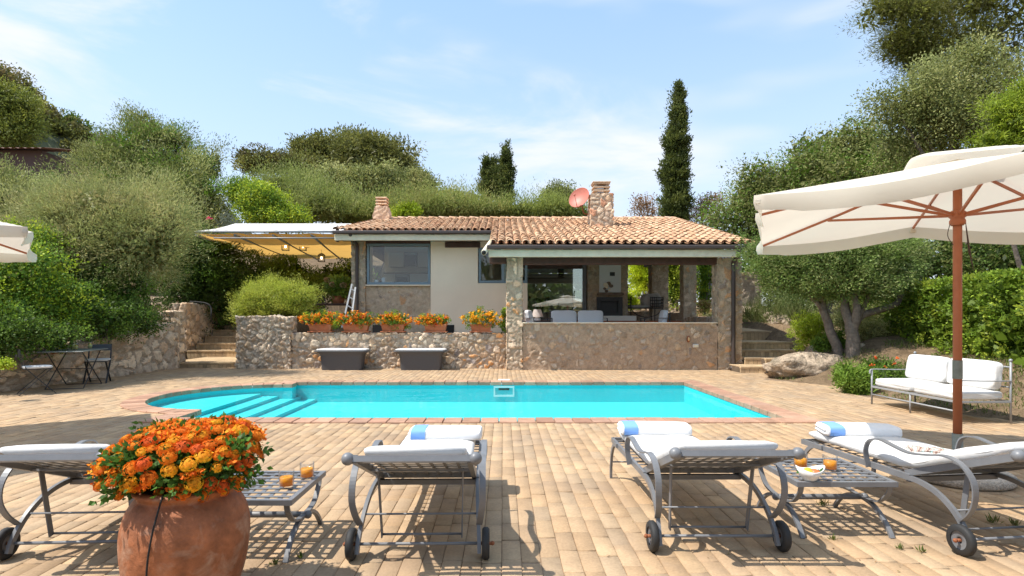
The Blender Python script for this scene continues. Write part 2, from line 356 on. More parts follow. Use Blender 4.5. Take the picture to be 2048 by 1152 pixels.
# greens: real-world leaf colours
G_OLIVE = [(.095, .115, .050), (.13, .145, .072), (.075, .095, .045)]
G_SILVER = [(.17, .19, .105), (.135, .16, .085), (.20, .21, .13)]
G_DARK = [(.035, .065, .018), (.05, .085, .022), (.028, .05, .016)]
G_MID = [(.07, .13, .025), (.095, .16, .03), (.055, .10, .022)]
G_LIME = [(.18, .24, .025), (.14, .20, .02), (.22, .27, .04)]
G_HEATH = [(.12, .155, .055), (.15, .18, .075), (.10, .13, .05)]
G_PINE = [(.075, .085, .028), (.10, .105, .035), (.055, .062, .025)]
G_CYP = [(.045, .062, .022), (.06, .078, .028), (.032, .045, .018)]
# ------------------------------------------------------------------ stonework
ST_GREY = [(.25, .235, .215), (.31, .285, .25), (.20, .19, .175), (.36, .33, .285), (.28, .225, .165), (.22, .17, .13)]
ST_MIX = ST_GREY+[(.42, .25, .13), (.17, .16, .165), (.40, .33, .25)]
MORT = (.25, .21, .17)
ST_SOFT = [tuple(a*.62+b*.38 for a, b in zip(c, MORT)) for c in ST_MIX+ST_GREY]
ST_PALE = [(.40, .35, .29), (.33, .29, .25), (.46, .40, .33), (.29, .25, .21), (.37, .29, .22)]
def stonework(name, boxes, parent=None, s=.2, res=.025, depth=.03, pal=ST_MIX, mortar=(.27, .235, .20), seed=1, warp=None, joint=.16, rough=.008, fill=0.0, faces='xXyYZ', off=None, jit=1.0):
    rng = random.Random(seed); VV = []; FF = []; CC = []
    for (x0, x1, y0, y1, z0, z1) in boxes:
        lo = (x0, y0, z0); hi = (x1, y1, z1)
        kd_pts = []
        nx, ny, nz = [max(1, int(math.ceil((hi[i]-lo[i])/s)))+2 for i in range(3)]
        for i in range(nx):
            for j in range(ny):
                for k in range(nz):
                    kd_pts.append((lo[0]+(i-.5+rng.uniform(-.45, .45)*jit)*s, lo[1]+(j-.5+rng.uniform(-.45, .45)*jit)*s, lo[2]+(k-.5+rng.uniform(-.42, .42)*jit)*s*.82))
        kd = kdtree.KDTree(len(kd_pts))
        for i, p in enumerate(kd_pts): kd.insert(p, i)
        kd.balance()
        cid = [Vector(rng.choice(pal))*rng.uniform(.8, 1.22) for _ in kd_pts]; hid = [rng.uniform(-.4, 1) for _ in kd_pts]
        buried = [rng.random() < fill for _ in kd_pts]
        def val(p):
            q = p+noise.noise_vector(p*(1.3/s)*.5)*s*.28
            r = kd.find_n(q, 2); e = (r[1][2]-r[0][2])/s; i = r[0][1]
            k = min(1, max(0, (e)/joint)); k = k*k*(3-2*k)
            if buried[i]: return noise.noise(p*9)*rough*1.5-depth*.45, None if e > .0 else None
            h = -depth*(1-k)+hid[i]*depth*.45*k+noise.noise(p*14)*rough*2+noise.noise(p*40)*rough
            return h, (cid[i] if k > .45 else None)
        for fc in faces:
            ax = 'xyz'.index(fc.lower()); sgn = 1 if fc.isupper() else -1
            a, b = [i for i in range(3) if i != ax]
            na = max(1, int((hi[a]-lo[a])/res)); nb = max(1, int((hi[b]-lo[b])/res)); base = len(VV)
            cols = []
            for i in range(na+1):
                for j in range(nb+1):
                    p = [0, 0, 0]; p[ax] = hi[ax] if sgn > 0 else lo[ax]; p[a] = lo[a]+(hi[a]-lo[a])*i/na; p[b] = lo[b]+(hi[b]-lo[b])*j/nb
                    n = Vector([(1 if abs(p[q]-hi[q]) < 1e-6 else (-1 if abs(p[q]-lo[q]) < 1e-6 else 0)) for q in range(3)])
                    if lo[2]+1e-6 > p[2]: n.z = 0
                    P = Vector(p); h, c = val(P); P = P+n.normalized()*h; cols.append(c)
                    if warp: P = Vector(warp(P))
                    VV.append(tuple(P))
            for i in range(na):
                for j in range(nb):
                    q = (base+i*(nb+1)+j, base+(i+1)*(nb+1)+j, base+(i+1)*(nb+1)+j+1, base+i*(nb+1)+j+1)
                    flip = (sgn > 0) != (ax != 1)
                    FF.append(q[::-1] if flip else q)
                    c = cols[i*(nb+1)+j]; c2 = cols[(i+1)*(nb+1)+j+1]
                    CC.append(tuple(c) if (c is not None and c2 is not None) else mortar)
    me = bpy.data.meshes.new(name); me.from_pydata(VV, [], FF); me.polygons.foreach_set('use_smooth', [True]*len(FF))
    a = me.attributes.new('tint', 'FLOAT_COLOR', 'FACE'); a.data.foreach_set('color', np.array([(*c, 1) for c in CC], dtype=np.float32).ravel())
    me.materials.append(MAT['stone']); me.update()
    return link(bpy.data.objects.new(name, me), parent)

# ------------------------------------------------------------------ terrain
def ss(a, b, x):
    t = min(1, max(0, (x-a)/(b-a))); return t*t*(3-2*t)
def lerp_tab(tab, x):
    if x <= tab[0][0]: return tab[0][1]
    for (a, b), (c, d) in zip(tab, tab[1:]):
        if x <= c: return b+(d-b)*(x-a)/(c-a)
    return tab[-1][1]
WT = [(8, .42), (9.95, .50), (10.9, .66), (11.6, .76), (13.07, .94), (14.2, 1.12), (14.8, 1.18)]
RB = [(4, 7.3), (7.15, 6.54), (8.36, 6.25), (9.4, 6.1), (11.2, 6.4), (12.3, 5.75), (12.9, 5.9), (13.2, 7.05), (14.4, 7.35)]
def terr(x, y):
    nz = noise.noise(Vector((x*.5, y*.5, 0)))*.06+noise.noise(Vector((x*2, y*2, 3)))*.02
    back = 1.35+max(0, y-24)*.145*ss(10, -3, x)+max(0, y-24)*.03
    back = min(back, 9.5+(back-9.5)*.2)
    if y < 15.05:
        if x < -9.0: return lerp_tab(WT, y)-.12+min(2.2, .26*(-9.0-x))+nz
        rb = lerp_tab(RB, y)
        if y > 13.0: return -.035 if x <= rb+.2 else -.02+ss(rb+.1, rb+.75, x)*.72+ss(8.4, 9.5, x)*.3+nz*.6
        if x > rb and y < 14.4: return -.02+ss(rb-.1, rb+2.2, x)*.62+max(0, min(6, x-rb-2))*.08+nz*.6+ss(10, 14.4, y)*.35*ss(7.2, 8.4, x)
        if x > 7.75: return .95+nz
        return -.035
    if x < -10.0: return max(1.3, back)+min(2, .2*(-10-x))+nz
    if x < -8.2: return -.035 if y < 20.6 else 1.30
    if x < -6.6: return -.035 if y < 17.6 else (1.2 if x > -7.9 else (-.035 if y < 20.6 else 1.25))
    if x < .3: return .83 if y < 17.6 else (1.24 if y < 24 else back+nz)
    if x < 6.3: return .70 if y < 18 else (1.2 if y < 24 else back+nz)
    if x < 7.7: return lerp_tab([(15, .2), (16, .45), (20, 1.0), (26, 1.3)], y)
    return lerp_tab([(15, 1.05), (24, 1.5)], y)+(max(0, y-24)*.03)+nz
mb = MB(); mb.smooth = True
xs = np.arange(-46, 46.01, .5); ys = np.arange(-6, 80.01, .5)
vid = {}
for i, x in enumerate(xs):
    for j, y in enumerate(ys):
        vid[i, j] = len(mb.v); mb.v.append((float(x), float(y), terr(float(x), float(y))))
for i in range(len(xs)-1):
    for j in range(len(ys)-1):
        cx, cy = xs[i]+.25, ys[j]+.25
        if -6 < cx < 4 and 7 < cy < 12: continue
        mb.f.append((vid[i, j], vid[i+1, j], vid[i+1, j+1], vid[i, j+1])); mb.c.append(None); mb.sm.append(True)
tag(mb.build('ground', MAT['soil']), kind='structure')
mb = MB()
for (x0, x1, y0, y1) in ((-900, 900, 80, 1800), (-900, -46, -300, 80), (46, 900, -300, 80), (-46, 46, -300, -6)):
    mb.add([(x0, y0, -.3), (x1, y0, -.3), (x1, y1, -.3), (x0, y1, -.3)], [(0, 1, 2, 3)])
tag(mb.build('far_ground', MAT['soil']), kind='structure')

# ------------------------------------------------------------------ pool outline (inner edge of the coping)
PI = math.pi
def pool_outline():
    P = [(3.7, 7.4)]
    P += [(3.7, 7.4+(11.62-7.4)*k/16) for k in range(1, 17)]
    P += [(3.7-(7.92)*k/34, 11.62) for k in range(1, 35)]
    P += [(-4.17, 11.42)]
    a0, a1 = R(85), R(270)
    P += [(-4.29+1.49*math.cos(a0+(a1-a0)*k/26), 9.65+1.58*math.sin(a0+(a1-a0)*k/26)) for k in range(27)]
    P += [(-4.27, 7.9), (-4.27, 7.4)]
    P += [(-4.27+(7.97)*k/34, 7.4) for k in range(1, 34)]
    return P
PO = pool_outline()
def offs(P, d):
    n = len(P); out = []
    for i in range(n):
        a = Vector(P[i-1]); b = Vector(P[i]); c = Vector(P[(i+1) % n])
        t1 = (b-a).normalized(); t2 = (c-b).normalized(); n1 = Vector((t1.y, -t1.x)); n2 = Vector((t2.y, -t2.x)); m = (n1+n2)
        m = m/max(.55, m.length_squared/2) if m.length > .1 else n1
        m = m if m.length < 1.45 else m.normalized()*1.41
        out.append((b.x+m.x*d, b.y+m.y*d))
    return out
PX = offs(PO, .31)
def inside(P, x, y):
    c = False; j = len(P)-1
    for i in range(len(P)):
        if (P[i][1] > y) != (P[j][1] > y) and x < (P[j][0]-P[i][0])*(y-P[i][1])/(P[j][1]-P[i][1])+P[i][0]: c = not c
        j = i
    return c
pool = thing('swimming_pool', 'turquoise swimming pool with rounded stepped end and red brick rim', 'swimming pool', (0, 9.5, 0))
OFF = Vector((0, -9.5, 0))
mb = MB(); n = len(PO); zb = -.40
vs = [(x, y+OFF.y, -.03) for x, y in PO]+[(x, y+OFF.y, -.03-.37) for x, y in PO]
mb.add(vs, [(i, (i+1) % n, n+(i+1) % n, n+i) for i in range(n)]); mb.add([(x, y+OFF.y, zb) for x, y in PO], [tuple(range(n))])
mb.build('basin', MAT['liner'], pool)
xsr = [-4.72, -4.42, -4.12, -3.82]; zt = [-.155, -.215, -.275, -.335]
for k, (xr, z) in enumerate(zip(xsr, zt)):
    lo = -5.84; rows = []
    pts = [(x, y) for x, y in offs(PO, -.004) if x < xr and x > -5.9]
    st = [p for p in pts]; st.sort(key=lambda p: math.atan2(p[1]-9.65, p[0]+3.8) % (2*PI))
    ylo = min([p[1] for p in st if p[0] > xr-.35] or [8]); yhi = max([p[1] for p in st if p[0] > xr-.35] or [11])
    poly = [(xr, yhi)]+st+[(xr, ylo)]
    m2 = MB(); nn = len(poly); m2.add([(x, y-9.5, z) for x, y in poly]+[(x, y-9.5, zb-.01) for x, y in poly], [tuple(range(nn))]+[(i, nn+i, nn+(i+1) % nn, (i+1) % nn) for i in range(nn)])
    m2.build('step', MAT['liner'], pool)
rnd = random.Random(5)
# coping bricks
mb = MB(); pts = []
def resample(P, L):
    out = []; acc = 0; n = len(P)
    for i in range(n):
        a = Vector(P[i]); b = Vector(P[(i+1) % n]); d = (b-a).length; k = max(1, round(d/L)); 
        for j in range(k): out.append(tuple(a+(b-a)*j/k))
    return out
PI_ = resample([p for i, p in enumerate(PO)], .22); 
# coarse: keep every ~.22 m of arc
keep = [PI_[0]]
for p in PI_[1:]:
    if (Vector(p)-Vector(keep[-1])).length > .12 or p in ((3.7, 11.62), (-4.27, 7.4)): keep.append(p)
IN = offs(keep, -.012); OU = offs(keep, .31); n = len(keep)
for i in range(n):
    j = (i+1) % n; a, b, c, d = Vector(IN[i]), Vector(IN[j]), Vector(OU[j]), Vector(OU[i])
    g = .006/max(.05, (b-a).length); g2 = .006/max(.05, (c-d).length)
    a2, b2 = a.lerp(b, g), b.lerp(a, g); d2, c2 = d.lerp(c, g2), c.lerp(d, g2); z = .018+rnd.uniform(-.003, .003)
    base = Vector(rnd.choice([(.43, .25, .165), (.40, .225, .15), (.46, .275, .185), (.41, .25, .175)]))*rnd.uniform(.85, 1.12); mb.col = tuple(base)
    ins = .006
    q = [a2, b2, c2, d2]; cen = sum(q, Vector((0, 0)))/4; top = [v+(cen-v).normalized()*ins for v in q]
    vs = [(v.x, v.y-9.5, z) for v in top]+[(v.x, v.y-9.5, z-.007) for v in q]+[(v.x, v.y-9.5, -.052) for v in q]
    mb.add(vs, [(0, 3, 2, 1)]+[(k, (k+1) % 4, 4+(k+1) % 4, 4+k) for k in range(4)]+[(4+k, 4+(k+1) % 4, 8+(k+1) % 4, 8+k) for k in range(4)]+[(8, 9, 10, 11)])
mb.build('coping', MAT['coping'], pool)
# skimmer, lid, light
sk = MB(); sx, sw, sz = .02, .20, -.03
sk.bx(sx-.21, sx+.21, 11.60-9.5, 11.617-9.5, -.285, -.25); sk.bx(sx-.21, sx+.21, 11.60-9.5, 11.617-9.5, -.105, -.075)
sk.bx(sx-.21, sx-.18, 11.60-9.5, 11.617-9.5, -.25, -.105); sk.bx(sx+.18, sx+.21, 11.60-9.5, 11.617-9.5, -.25, -.105)
so = sk.build('skimmer', MAT['white'], pool)
m2 = MB(); m2.bx(sx-.11, sx+.11, 11.606-9.5, 11.618-9.5, -.15, -.11); m2.build('slot', MAT['black'], so)
m2 = MB(); m2.bx(sx-.12, sx+.12, 12.02-9.5, 12.24-9.5, -.01, .008); m2.build('skimmer_lid', MAT['white'], pool)
m2 = MB(); m2.lathe([(0, .015), (.05, .015), (.09, .004), (.09, -.01)], (0, 0, 0), 20, Matrix.Rotation(R(90), 3, 'Y')); m2.build('pool_light', MAT['white'], pool, (-5.80, 9.05-9.5, -.14))
mb = MB(); W_ = offs(PO, .004); nx = 60
mb.add([(x, y, -.085) for x, y in W_], [tuple(range(len(W_)))]); o = mb.build('pool_water', MAT['water']); tag(o, kind='structure')

# ------------------------------------------------------------------ brick deck, every brick its own block
rng = np.random.default_rng(3)
bw, bl = .1065, .275
bc = []
x = -13.0
while x < 7.4:
    y = .3+rng.uniform(0, bl)
    while y < 15.0:
        L_ = bl*rng.uniform(.97, 1.03); cx, cy = x+bw/2, y+L_/2; y += L_
        if abs(cx) > (cy+2.2)*1.1+1.2: continue
        if cx < -8.72 and cy < 15.05: 
            if cx < -8.95: continue
        if cx > lerp_tab(RB, cy)+.12*math.sin(cy*3): continue
        if cy > 12.6 and cx > 6.9: continue
        if -6.3 < cx < 4.3 and 6.9 < cy < 12.1 and inside(PX, cx, cy) and (inside(PX, cx-.06, cy) and inside(PX, cx+.06, cy) and inside(PX, cx, cy-.10) and inside(PX, cx, cy+.10)): continue
        if -6.3 < cx < 4.3 and 6.9 < cy < 12.1 and inside(PO, cx, cy): continue
        bc.append((cx, cy, bw, L_))
    x += bw
B = np.array(bc); nb = len(B)
gap = .0035; bev = .004
hx = (B[:, 2]/2-gap*rng.uniform(.1, .55, nb))[:, None]; hy = (B[:, 3]/2-gap*rng.uniform(.6, 2.0, nb))[:, None]
sxn = np.array([[-1, 1, 1, -1]]); syn = np.array([[-1, -1, 1, 1]])
zt_ = rng.normal(0, .0016, nb)[:, None]; tx = rng.normal(0, .012, nb)[:, None]; ty = rng.normal(0, .008, nb)[:, None]
def ring(ins, dz):
    X = sxn*(hx-ins); Y = syn*(hy-ins); 
    return np.stack([B[:, 0:1]+X, B[:, 1:2]+Y, zt_+tx*X+ty*Y+dz+rng.normal(0, .0007, (nb, 4))], 2)
V = np.concatenate([ring(bev, 0), ring(0, -bev), ring(0, -.032)], 1)      # 12 verts per brick
fidx = [(0, 1, 2, 3)]+[(4+k, 4+(k+1) % 4, (k+1) % 4, k) for k in range(4)]+[(8+k, 8+(k+1) % 4, 4+(k+1) % 4, 4+k) for k in range(4)]
FI = (np.array(fidx)[None]+12*np.arange(nb)[:, None, None]).reshape(-1, 4)
base = np.array([(.50, .355, .24), (.53, .385, .265), (.47, .33, .22), (.54, .385, .255), (.46, .34, .24), (.50, .345, .225), (.44, .31, .21)])
bc_ = base[rng.integers(0, len(base), nb)]*rng.uniform(.90, 1.08, (nb, 1))
nf = len(fidx); C = np.repeat(bc_, nf, 0)
me = bpy.data.meshes.new('brick_deck'); me.vertices.add(nb*12); me.vertices.foreach_set('co', V.astype(np.float32).ravel())
me.loops.add(FI.size); me.loops.foreach_set('vertex_index', FI.ravel().astype(np.int32)); me.polygons.add(len(FI)); me.polygons.foreach_set('loop_start', np.arange(0, FI.size, 4, dtype=np.int32))
a = me.attributes.new('tint', 'FLOAT_COLOR', 'FACE'); a.data.foreach_set('color', np.concatenate([C, np.ones((len(C), 1))], 1).astype(np.float32).ravel())
me.materials.append(MAT['brick']); me.update(calc_edges=True); o = link(bpy.data.objects.new('brick_deck', me)); tag(o, kind='structure')
mb = MB()
for (x0, x1, y0, y1) in ((-9.0, 7.2, -1, 7.2), (-9.0, -5.9, 7.2, 11.8), (3.85, 6.9, 7.2, 11.8), (-9.0, 6.9, 11.8, 15.2)):
    mb.add([(x0, y0, -.008), (x1, y0, -.008), (x1, y1, -.008), (x0, y1, -.008)], [(0, 1, 2, 3)])
tag(mb.build('deck_bed', MAT['mortar']), kind='structure')

# ------------------------------------------------------------------ free-standing garden walls
def lw(P):      # local: x along the wall (0..6.6), y thickness, z up -> world retaining wall on the left
    y = 8.0+P.x; cur = -8.86-.10*math.sin(P.x*.8)
    top = lerp_tab(WT, y)+.05*noise.noise(Vector((y*2.3, 0, 0)))
    x = cur-P.y+(1-P.z)*.04
    if y > 14.0: x += (y-14.0)*.15
    return (x, y, P.z*top)
o = stonework('stone_wall', [(0, 7.1, -.0, .42, -.02, 1.0)], s=.25, res=.032, depth=.06, pal=ST_PALE, seed=4, warp=lw, rough=.018, faces='xXyZ')
tag(o, 'low pale rubble retaining wall curving behind the cafe table', 'wall')
tag(stonework('stone_wall', [(-9.12, -8.66, 15.0, 15.5, -.05, 1.50)], s=.27, res=.03, depth=.045, pal=ST_PALE, seed=6, rough=.015), 'narrow stone end pier left of the garden steps', 'wall')
tag(stonework('stone_wall', [(-10.20, -9.74, 17.5, 20.8, 0, 1.78)], s=.3, res=.035, depth=.045, pal=ST_PALE, seed=7, rough=.015), 'thick stone wall flanking the left garden steps', 'wall')
tag(stonework('stone_wall', [(-12.2, -10.25, 19.2, 19.6, .5, 2.05)], s=.3, res=.045, depth=.045, pal=ST_PALE, seed=17, rough=.015), 'shaded stone wall behind the narrow gap left of the steps', 'wall')
tag(stonework('stone_wall', [(-12.2, -7.2, 22.6, 23.0, 1.0, 2.5)], s=.3, res=.05, depth=.04, pal=ST_GREY, seed=8, rough=.015), 'far stone wall above the top of the left steps', 'wall')
def pw(P): return (P.x, P.y, P.z if P.z < .5 else P.z+.02*noise.noise(Vector((P.x*3, 1, 0))))
tag(stonework('planter_wall', [(-5.55, .09, 14.94, 15.30, -.02, .93)], s=.185, res=.024, depth=.035, pal=ST_MIX+ST_PALE, seed=9, rough=.012, warp=pw, faces='xyZ'), 'long rubble wall carrying the flower boxes beside the pool deck', 'wall')
def rw(P): return (P.x, P.y, P.z*(1+.04*noise.noise(Vector((P.x*2.4, P.y, 0)))))
tag(stonework('raised_planter_wall', [(-6.98, -5.56, 14.86, 15.36, -.02, 1.36)], s=.185, res=.026, depth=.035, pal=ST_PALE+ST_GREY, seed=10, rough=.02, warp=rw, faces='xXyZ'), 'taller rubble wall under the rosemary beside the left steps', 'wall')
mb = MB(); mb.bx(-6.9, -5.6, 15.36, 16.9, .5, 1.28); mb.bx(-5.56, .09, 15.3, 15.9, .3, .90); tag(mb.build('planting_bed', MAT['soil']), kind='structure')

# ------------------------------------------------------------------ steps in brick
def brickstep(name, boxes, label, seed):      # each tread: (x0,x1,y0,y1,z0,z1[,slope])
    rnd = random.Random(seed); t = thing(name, label, 'steps', ((boxes[0][0]+boxes[0][1])/2, boxes[0][2], 0)); ox, oy = t.location.x, t.location.y
    for b in boxes:
        x0, x1, y0, y1, z0, z1 = b[:6]; sl = b[6] if len(b) > 6 else 0
        mb = MB(); mb.col = (.10, .08, .06); q = .006
        mb.add([(x0+q-ox, y0+q-oy, z0), (x1-q-ox, y0+q-oy, z0), (x1-q-ox, y1-oy, z0), (x0+q-ox, y1-oy, z0), (x0+q-ox, y0+q-oy, z1-q), (x1-q-ox, y0+q-oy, z1-q), (x1-q-ox, y1-oy, z1-q+sl), (x0+q-ox, y1-oy, z1-q+sl)], [(0, 1, 5, 4), (1, 2, 6, 5), (3, 0, 4, 7), (4, 5, 6, 7)])
        k = max(1, round((x1-x0)/.108)); w = (x1-x0)/k
        def colr(): return tuple(Vector(rnd.choice([(.66, .49, .33), (.70, .53, .36), (.60, .45, .30)]))*rnd.uniform(.8, 1.12))
        for i in range(k):
            a = x0+i*w; 
            mb.col = colr(); mb.box((a+w/2-ox, y0+.02-oy, (z0+z1-.058)/2), (w-.007, .05, z1-z0-.062), bev=.004)
        k2 = max(1, round((x1-x0)/.235)); w2 = (x1-x0)/k2
        for i in range(k2):
            a = x0+i*w2; mb.col = colr(); mb.box((a+w2/2-ox, y0+.035-oy, z1-.027), (w2-.006, .10, .055), bev=.006)
        y = y0+.092
        while y < y1-.02:
            d = min(.108, y1-y)
            for i in range(k2):
                mb.col = colr(); a = x0+i*w2; zz = z1-.012+sl*(y-y0)/(y1-y0)
                mb.box((a+w2/2-ox, y+d/2-oy, zz), (w2-.006, d-.006, .024), bev=.004)
            y += .108
        mb.build('step', MAT['brick'], t)
    return t
st = [(-9.10, -6.99, 15.25, 17.52, -.02, .135)]
for i in range(6): st.append((-9.72, -8.18, 17.5+.52*i, 17.5+.52*(i+1)+(0 if i < 5 else 2.0), .02+.2*i, .135+.2*(i+1)))
brickstep('garden_steps', st, 'tan brick steps climbing left of the planter wall', 21)
brickstep('garden_steps', [(5.74, 7.15, 13.75, 14.45, -.02, .155), (6.12, 6.55, 14.40, 15.1, 0, .32), (6.53, 7.25, 14.15, 15.1, 0, .318), (6.10, 7.68, 14.85, 15.4, .15, .495),
    (6.10, 7.82, 15.3, 16.7, .3, .685), (6.12, 8.0, 16.6, 20.4, .45, .95, .14), (6.2, 8.1, 20.4, 21.4, .9, 1.22), (6.3, 8.1, 21.4, 23, 1.1, 1.36), (7.9, 9.2, 23, 24, 1.2, 1.52), (8.2, 9.6, 24, 26, 1.3, 1.7)], 'tan brick steps rising beside the veranda on the right', 22)
# ------------------------------------------------------------------ the house
hs = thing('stone_house', 'single storey stone and plaster house with tiled roof and open veranda', 'house', (0, 14.5, 0)); HO = Vector((0, -14.5, 0))
def hb(name, m, boxes, bev=0, parent=None, col=None):
    mb = MB(); mb.col = col
    for b in boxes: mb.bx(b[0], b[1], b[2]-14.5, b[3]-14.5, b[4], b[5], bev)
    return mb.build(name, MAT[m], parent or hs)
def stw(name, boxes, **k):
    o = stonework(name, [(b[0], b[1], b[2]-14.5, b[3]-14.5, b[4], b[5]) for b in boxes], hs, **k); return o
# veranda front wall and pillars
stw('veranda_wall', [(.5, 5.48, 14.53, 14.86, -.02, 1.185)], s=.165, depth=.02, res=.022, pal=ST_SOFT, mortar=(.25, .205, .165), seed=31, fill=.55, faces='yYZ', rough=.008, joint=.2)
PK = dict(s=.17, depth=.024, mortar=(.26, .23, .19), fill=.22, rough=.009, joint=.18)
stw('pillar', [(.09, .50, 14.50, 14.92, -.02, 2.86)], seed=32, pal=ST_PALE+[(.42, .25, .13)], faces='xXyY', **PK)
stw('pillar', [(5.48, 6.10, 14.50, 14.95, -.02, 2.86)], seed=33, pal=ST_SOFT, faces='xXyY', **PK)
stw('pillar', [(5.52, 5.92, 17.4, 17.8, .4, 3.3)], seed=34, pal=ST_SOFT, faces='xXyY', res=.04, **PK)
stw('pillar', [(5.05, 5.62, 19.3, 19.8, .7, 3.5)], seed=35, pal=ST_SOFT, faces='xXyY', res=.04, **PK)
stw('low_wall', [(5.60, 5.90, 14.95, 17.4, .2, 1.36)], seed=36, pal=ST_GREY, faces='xXZ', res=.04, **PK)
stw('low_wall', [(4.0, 5.05, 19.4, 19.7, .7, 1.55)], seed=37, pal=ST_GREY, faces='yYZ', res=.04, **PK)
stw('low_wall', [(5.60, 5.9, 17.8, 19.3, .2, 1.5)], seed=47, pal=ST_GREY, faces='xXZ', res=.04, **PK)
hb('veranda_coping', 'plaster', [(.5, 5.48, 14.50, 14.9, 1.186, 1.215)], .008)
# veranda floor, raised back platform
hb('floor', 'terracotta', [(.1, 5.6, 14.86, 17.6, .62, .74), (.1, 5.6, 17.6, 19.4, .62, 1.24)])
hb('ceiling', 'plaster_in', [(-.05, 6.05, 14.9, 19.9, 3.28, 3.33)])
hb('beam', 'beam', [(.50, 5.48, 14.56, 14.80, 2.70, 2.88), (-.35, .09, 14.56, 14.80, 2.73, 2.88)], .015)
hb('rafter', 'beam', [(x, x+.1, 14.8, 19.8, 3.1, 3.279) for x in (.9, 1.7, 2.5, 3.3, 4.1, 4.9)], .01)
# left body
stw('stone_corner', [(-4.66, -4.22, 17.45, 17.9, .6, 3.72)], seed=38, pal=ST_SOFT, faces='xXyY', **PK)
stw('stone_panel', [(-4.22, -2.22, 17.52, 17.75, .8, 2.32)], seed=39, pal=ST_SOFT, faces='yZ', s=.2, depth=.012, mortar=(.27, .24, .20), fill=.5, rough=.008)
hb('plaster_wall', 'plaster', [(-2.22, -.77, 17.46, 17.8, .7, 3.75), (-.77, .75, 17.46, 17.8, .7, 2.40), (-.77, .75, 17.46, 17.8, 3.5, 3.75)])
hb('side_wall', 'plaster', [(-4.62, -4.4, 17.9, 19.2, .6, 3.75), (-4.62, -4.4, 22.6, 24, .6, 3.75), (-4.62, -4.4, 19.2, 22.6, .6, 2.2)])  # gap in this unseen wall, added to let sun brighten the kitchen
hb('rear_wall', 'plaster_in', [(-4.4, 2.9, 23.6, 23.8, .8, 4.2)])
hb('room_floor', 'wood', [(-4.4, 4.0, 17.8, 23.6, 1.20, 1.27)])
mb = MB(); mb.add([(-4.4, 17.8-14.5, 3.93), (4.0, 17.8-14.5, 3.93), (4.0, 20.25-14.5, 4.58), (-4.4, 20.25-14.5, 4.58)], [(0, 1, 2, 3)]); mb.add([(-4.4, 20.25-14.5, 4.58), (4.0, 20.25-14.5, 4.58), (4.0, 23.6-14.5, 3.95), (-4.4, 23.6-14.5, 3.95)], [(0, 1, 2, 3)]); mb.build('room_ceiling', MAT['plaster_in'], hs)
hb('front_header', 'plaster_in', [(-4.4, .6, 17.62, 17.8, 3.75, 3.95)])
hb('kitchen_wall', 'plaster_in', [(-4.4, -1.7, 21.1, 21.2, 1.27, 4.3)])
hb('lintel', 'beam', [(-4.20, -2.24, 17.42, 17.6, 3.62, 3.75), (-1.78, -.70, 17.41, 17.5, 3.49, 3.66)], .012)
def vent(x0, x1): hb('wall_vent', 'black', [(x0, x1, 17.44, 17.46, .86, 1.12)])
vent(-1.80, -1.50); vent(-4.0, -3.6)
# windows
def window(x0, x1, y, z0, z1, fr=.075, muls=(), m='frame_blue', glass='pane', depth=.09):
    b = [(x0, x1, y, y+depth, z0, z0+fr), (x0, x1, y, y+depth, z1-fr, z1), (x0, x0+fr, y, y+depth, z0+fr, z1-fr), (x1-fr, x1, y, y+depth, z0+fr, z1-fr)]
    for u in muls: b.append((u-fr/2, u+fr/2, y, y+depth, z0+fr, z1-fr))
    w = hb('window', m, b, .006)
    g = MB(); g.bx(x0+fr*.5, x1-fr*.5, y+depth*.45-14.5, y+depth*.45+.008-14.5, z0+fr*.5, z1-fr*.5); g.build('pane', MAT[glass], w)
    return w
window(-4.19, -2.24, 17.50, 2.36, 3.62)
hb('window_sill', 'plaster', [(-4.22, -2.23, 17.44, 17.50, 2.318, 2.355)], .006)
window(-.75, .75, 17.50, 2.41, 3.5, muls=(.0,))
# kitchen seen through the window
hb('kitchen_units', 'white_in', [(-4.3, -3.90, 20.5, 21.08, 1.95, 2.93), (-3.36, -2.3, 20.5, 21.08, 1.95, 2.93), (-4.18, -3.62, 20.75, 21.09, 3.2, 3.72), (-3.10, -2.6, 20.75, 21.09, 3.2, 3.72)], .01)
hb('worktop', 'wood', [(-4.3, -2.3, 20.46, 21.09, 2.931, 2.97)])
hb('oven', 'iron_pale', [(-3.89, -3.37, 20.48, 21.0, 2.2, 2.92)], .01); hb('oven_glass', 'black', [(-3.84, -3.42, 20.465, 20.479, 2.45, 2.80)])
hb('counter', 'white_in', [(-4.2, -2.3, 17.75, 18.15, 1.27, 2.33)]); hb('microwave', 'iron_dark', [(-3.56, -3.16, 20.72, 21.05, 3.24, 3.62)], .01); hb('extractor_hood', 'iron_pale', [(-3.6, -3.14, 20.7, 21.09, 3.64, 3.74)], .01)
# veranda back wall with sliding glass door and fireplace
hb('back_wall', 'plaster_in', [(.09, .60, 18.5, 18.7, .7, 3.3), (.60, 2.63, 18.5, 18.7, 3.06, 3.3), (-.05, .09, 17.8, 18.7, 1.2, 3.3)])
hb('door_lintel', 'beam', [(.6, 2.62, 18.46, 18.5, 2.93, 3.2)])
w = window(.60, 2.66, 18.52, 1.24, 3.05, fr=.05, muls=(), m='iron', glass='door_pane')
hb('door_post', 'iron', [(2.58, 2.70, 18.40, 18.5, 1.24, 3.2)], .01)
stw('fireplace_breast', [(2.72, 4.02, 18.30, 18.9, .74, 3.3)], seed=40, pal=ST_SOFT, faces='xXy', res=.035, **PK)
hb('chimney_panel', 'white_in', [(3.09, 3.78, 18.22, 18.3, 2.15, 3.26)], .01)
hb('mantel', 'wood', [(3.02, 3.86, 18.14, 18.3, 2.06, 2.14)], .015)
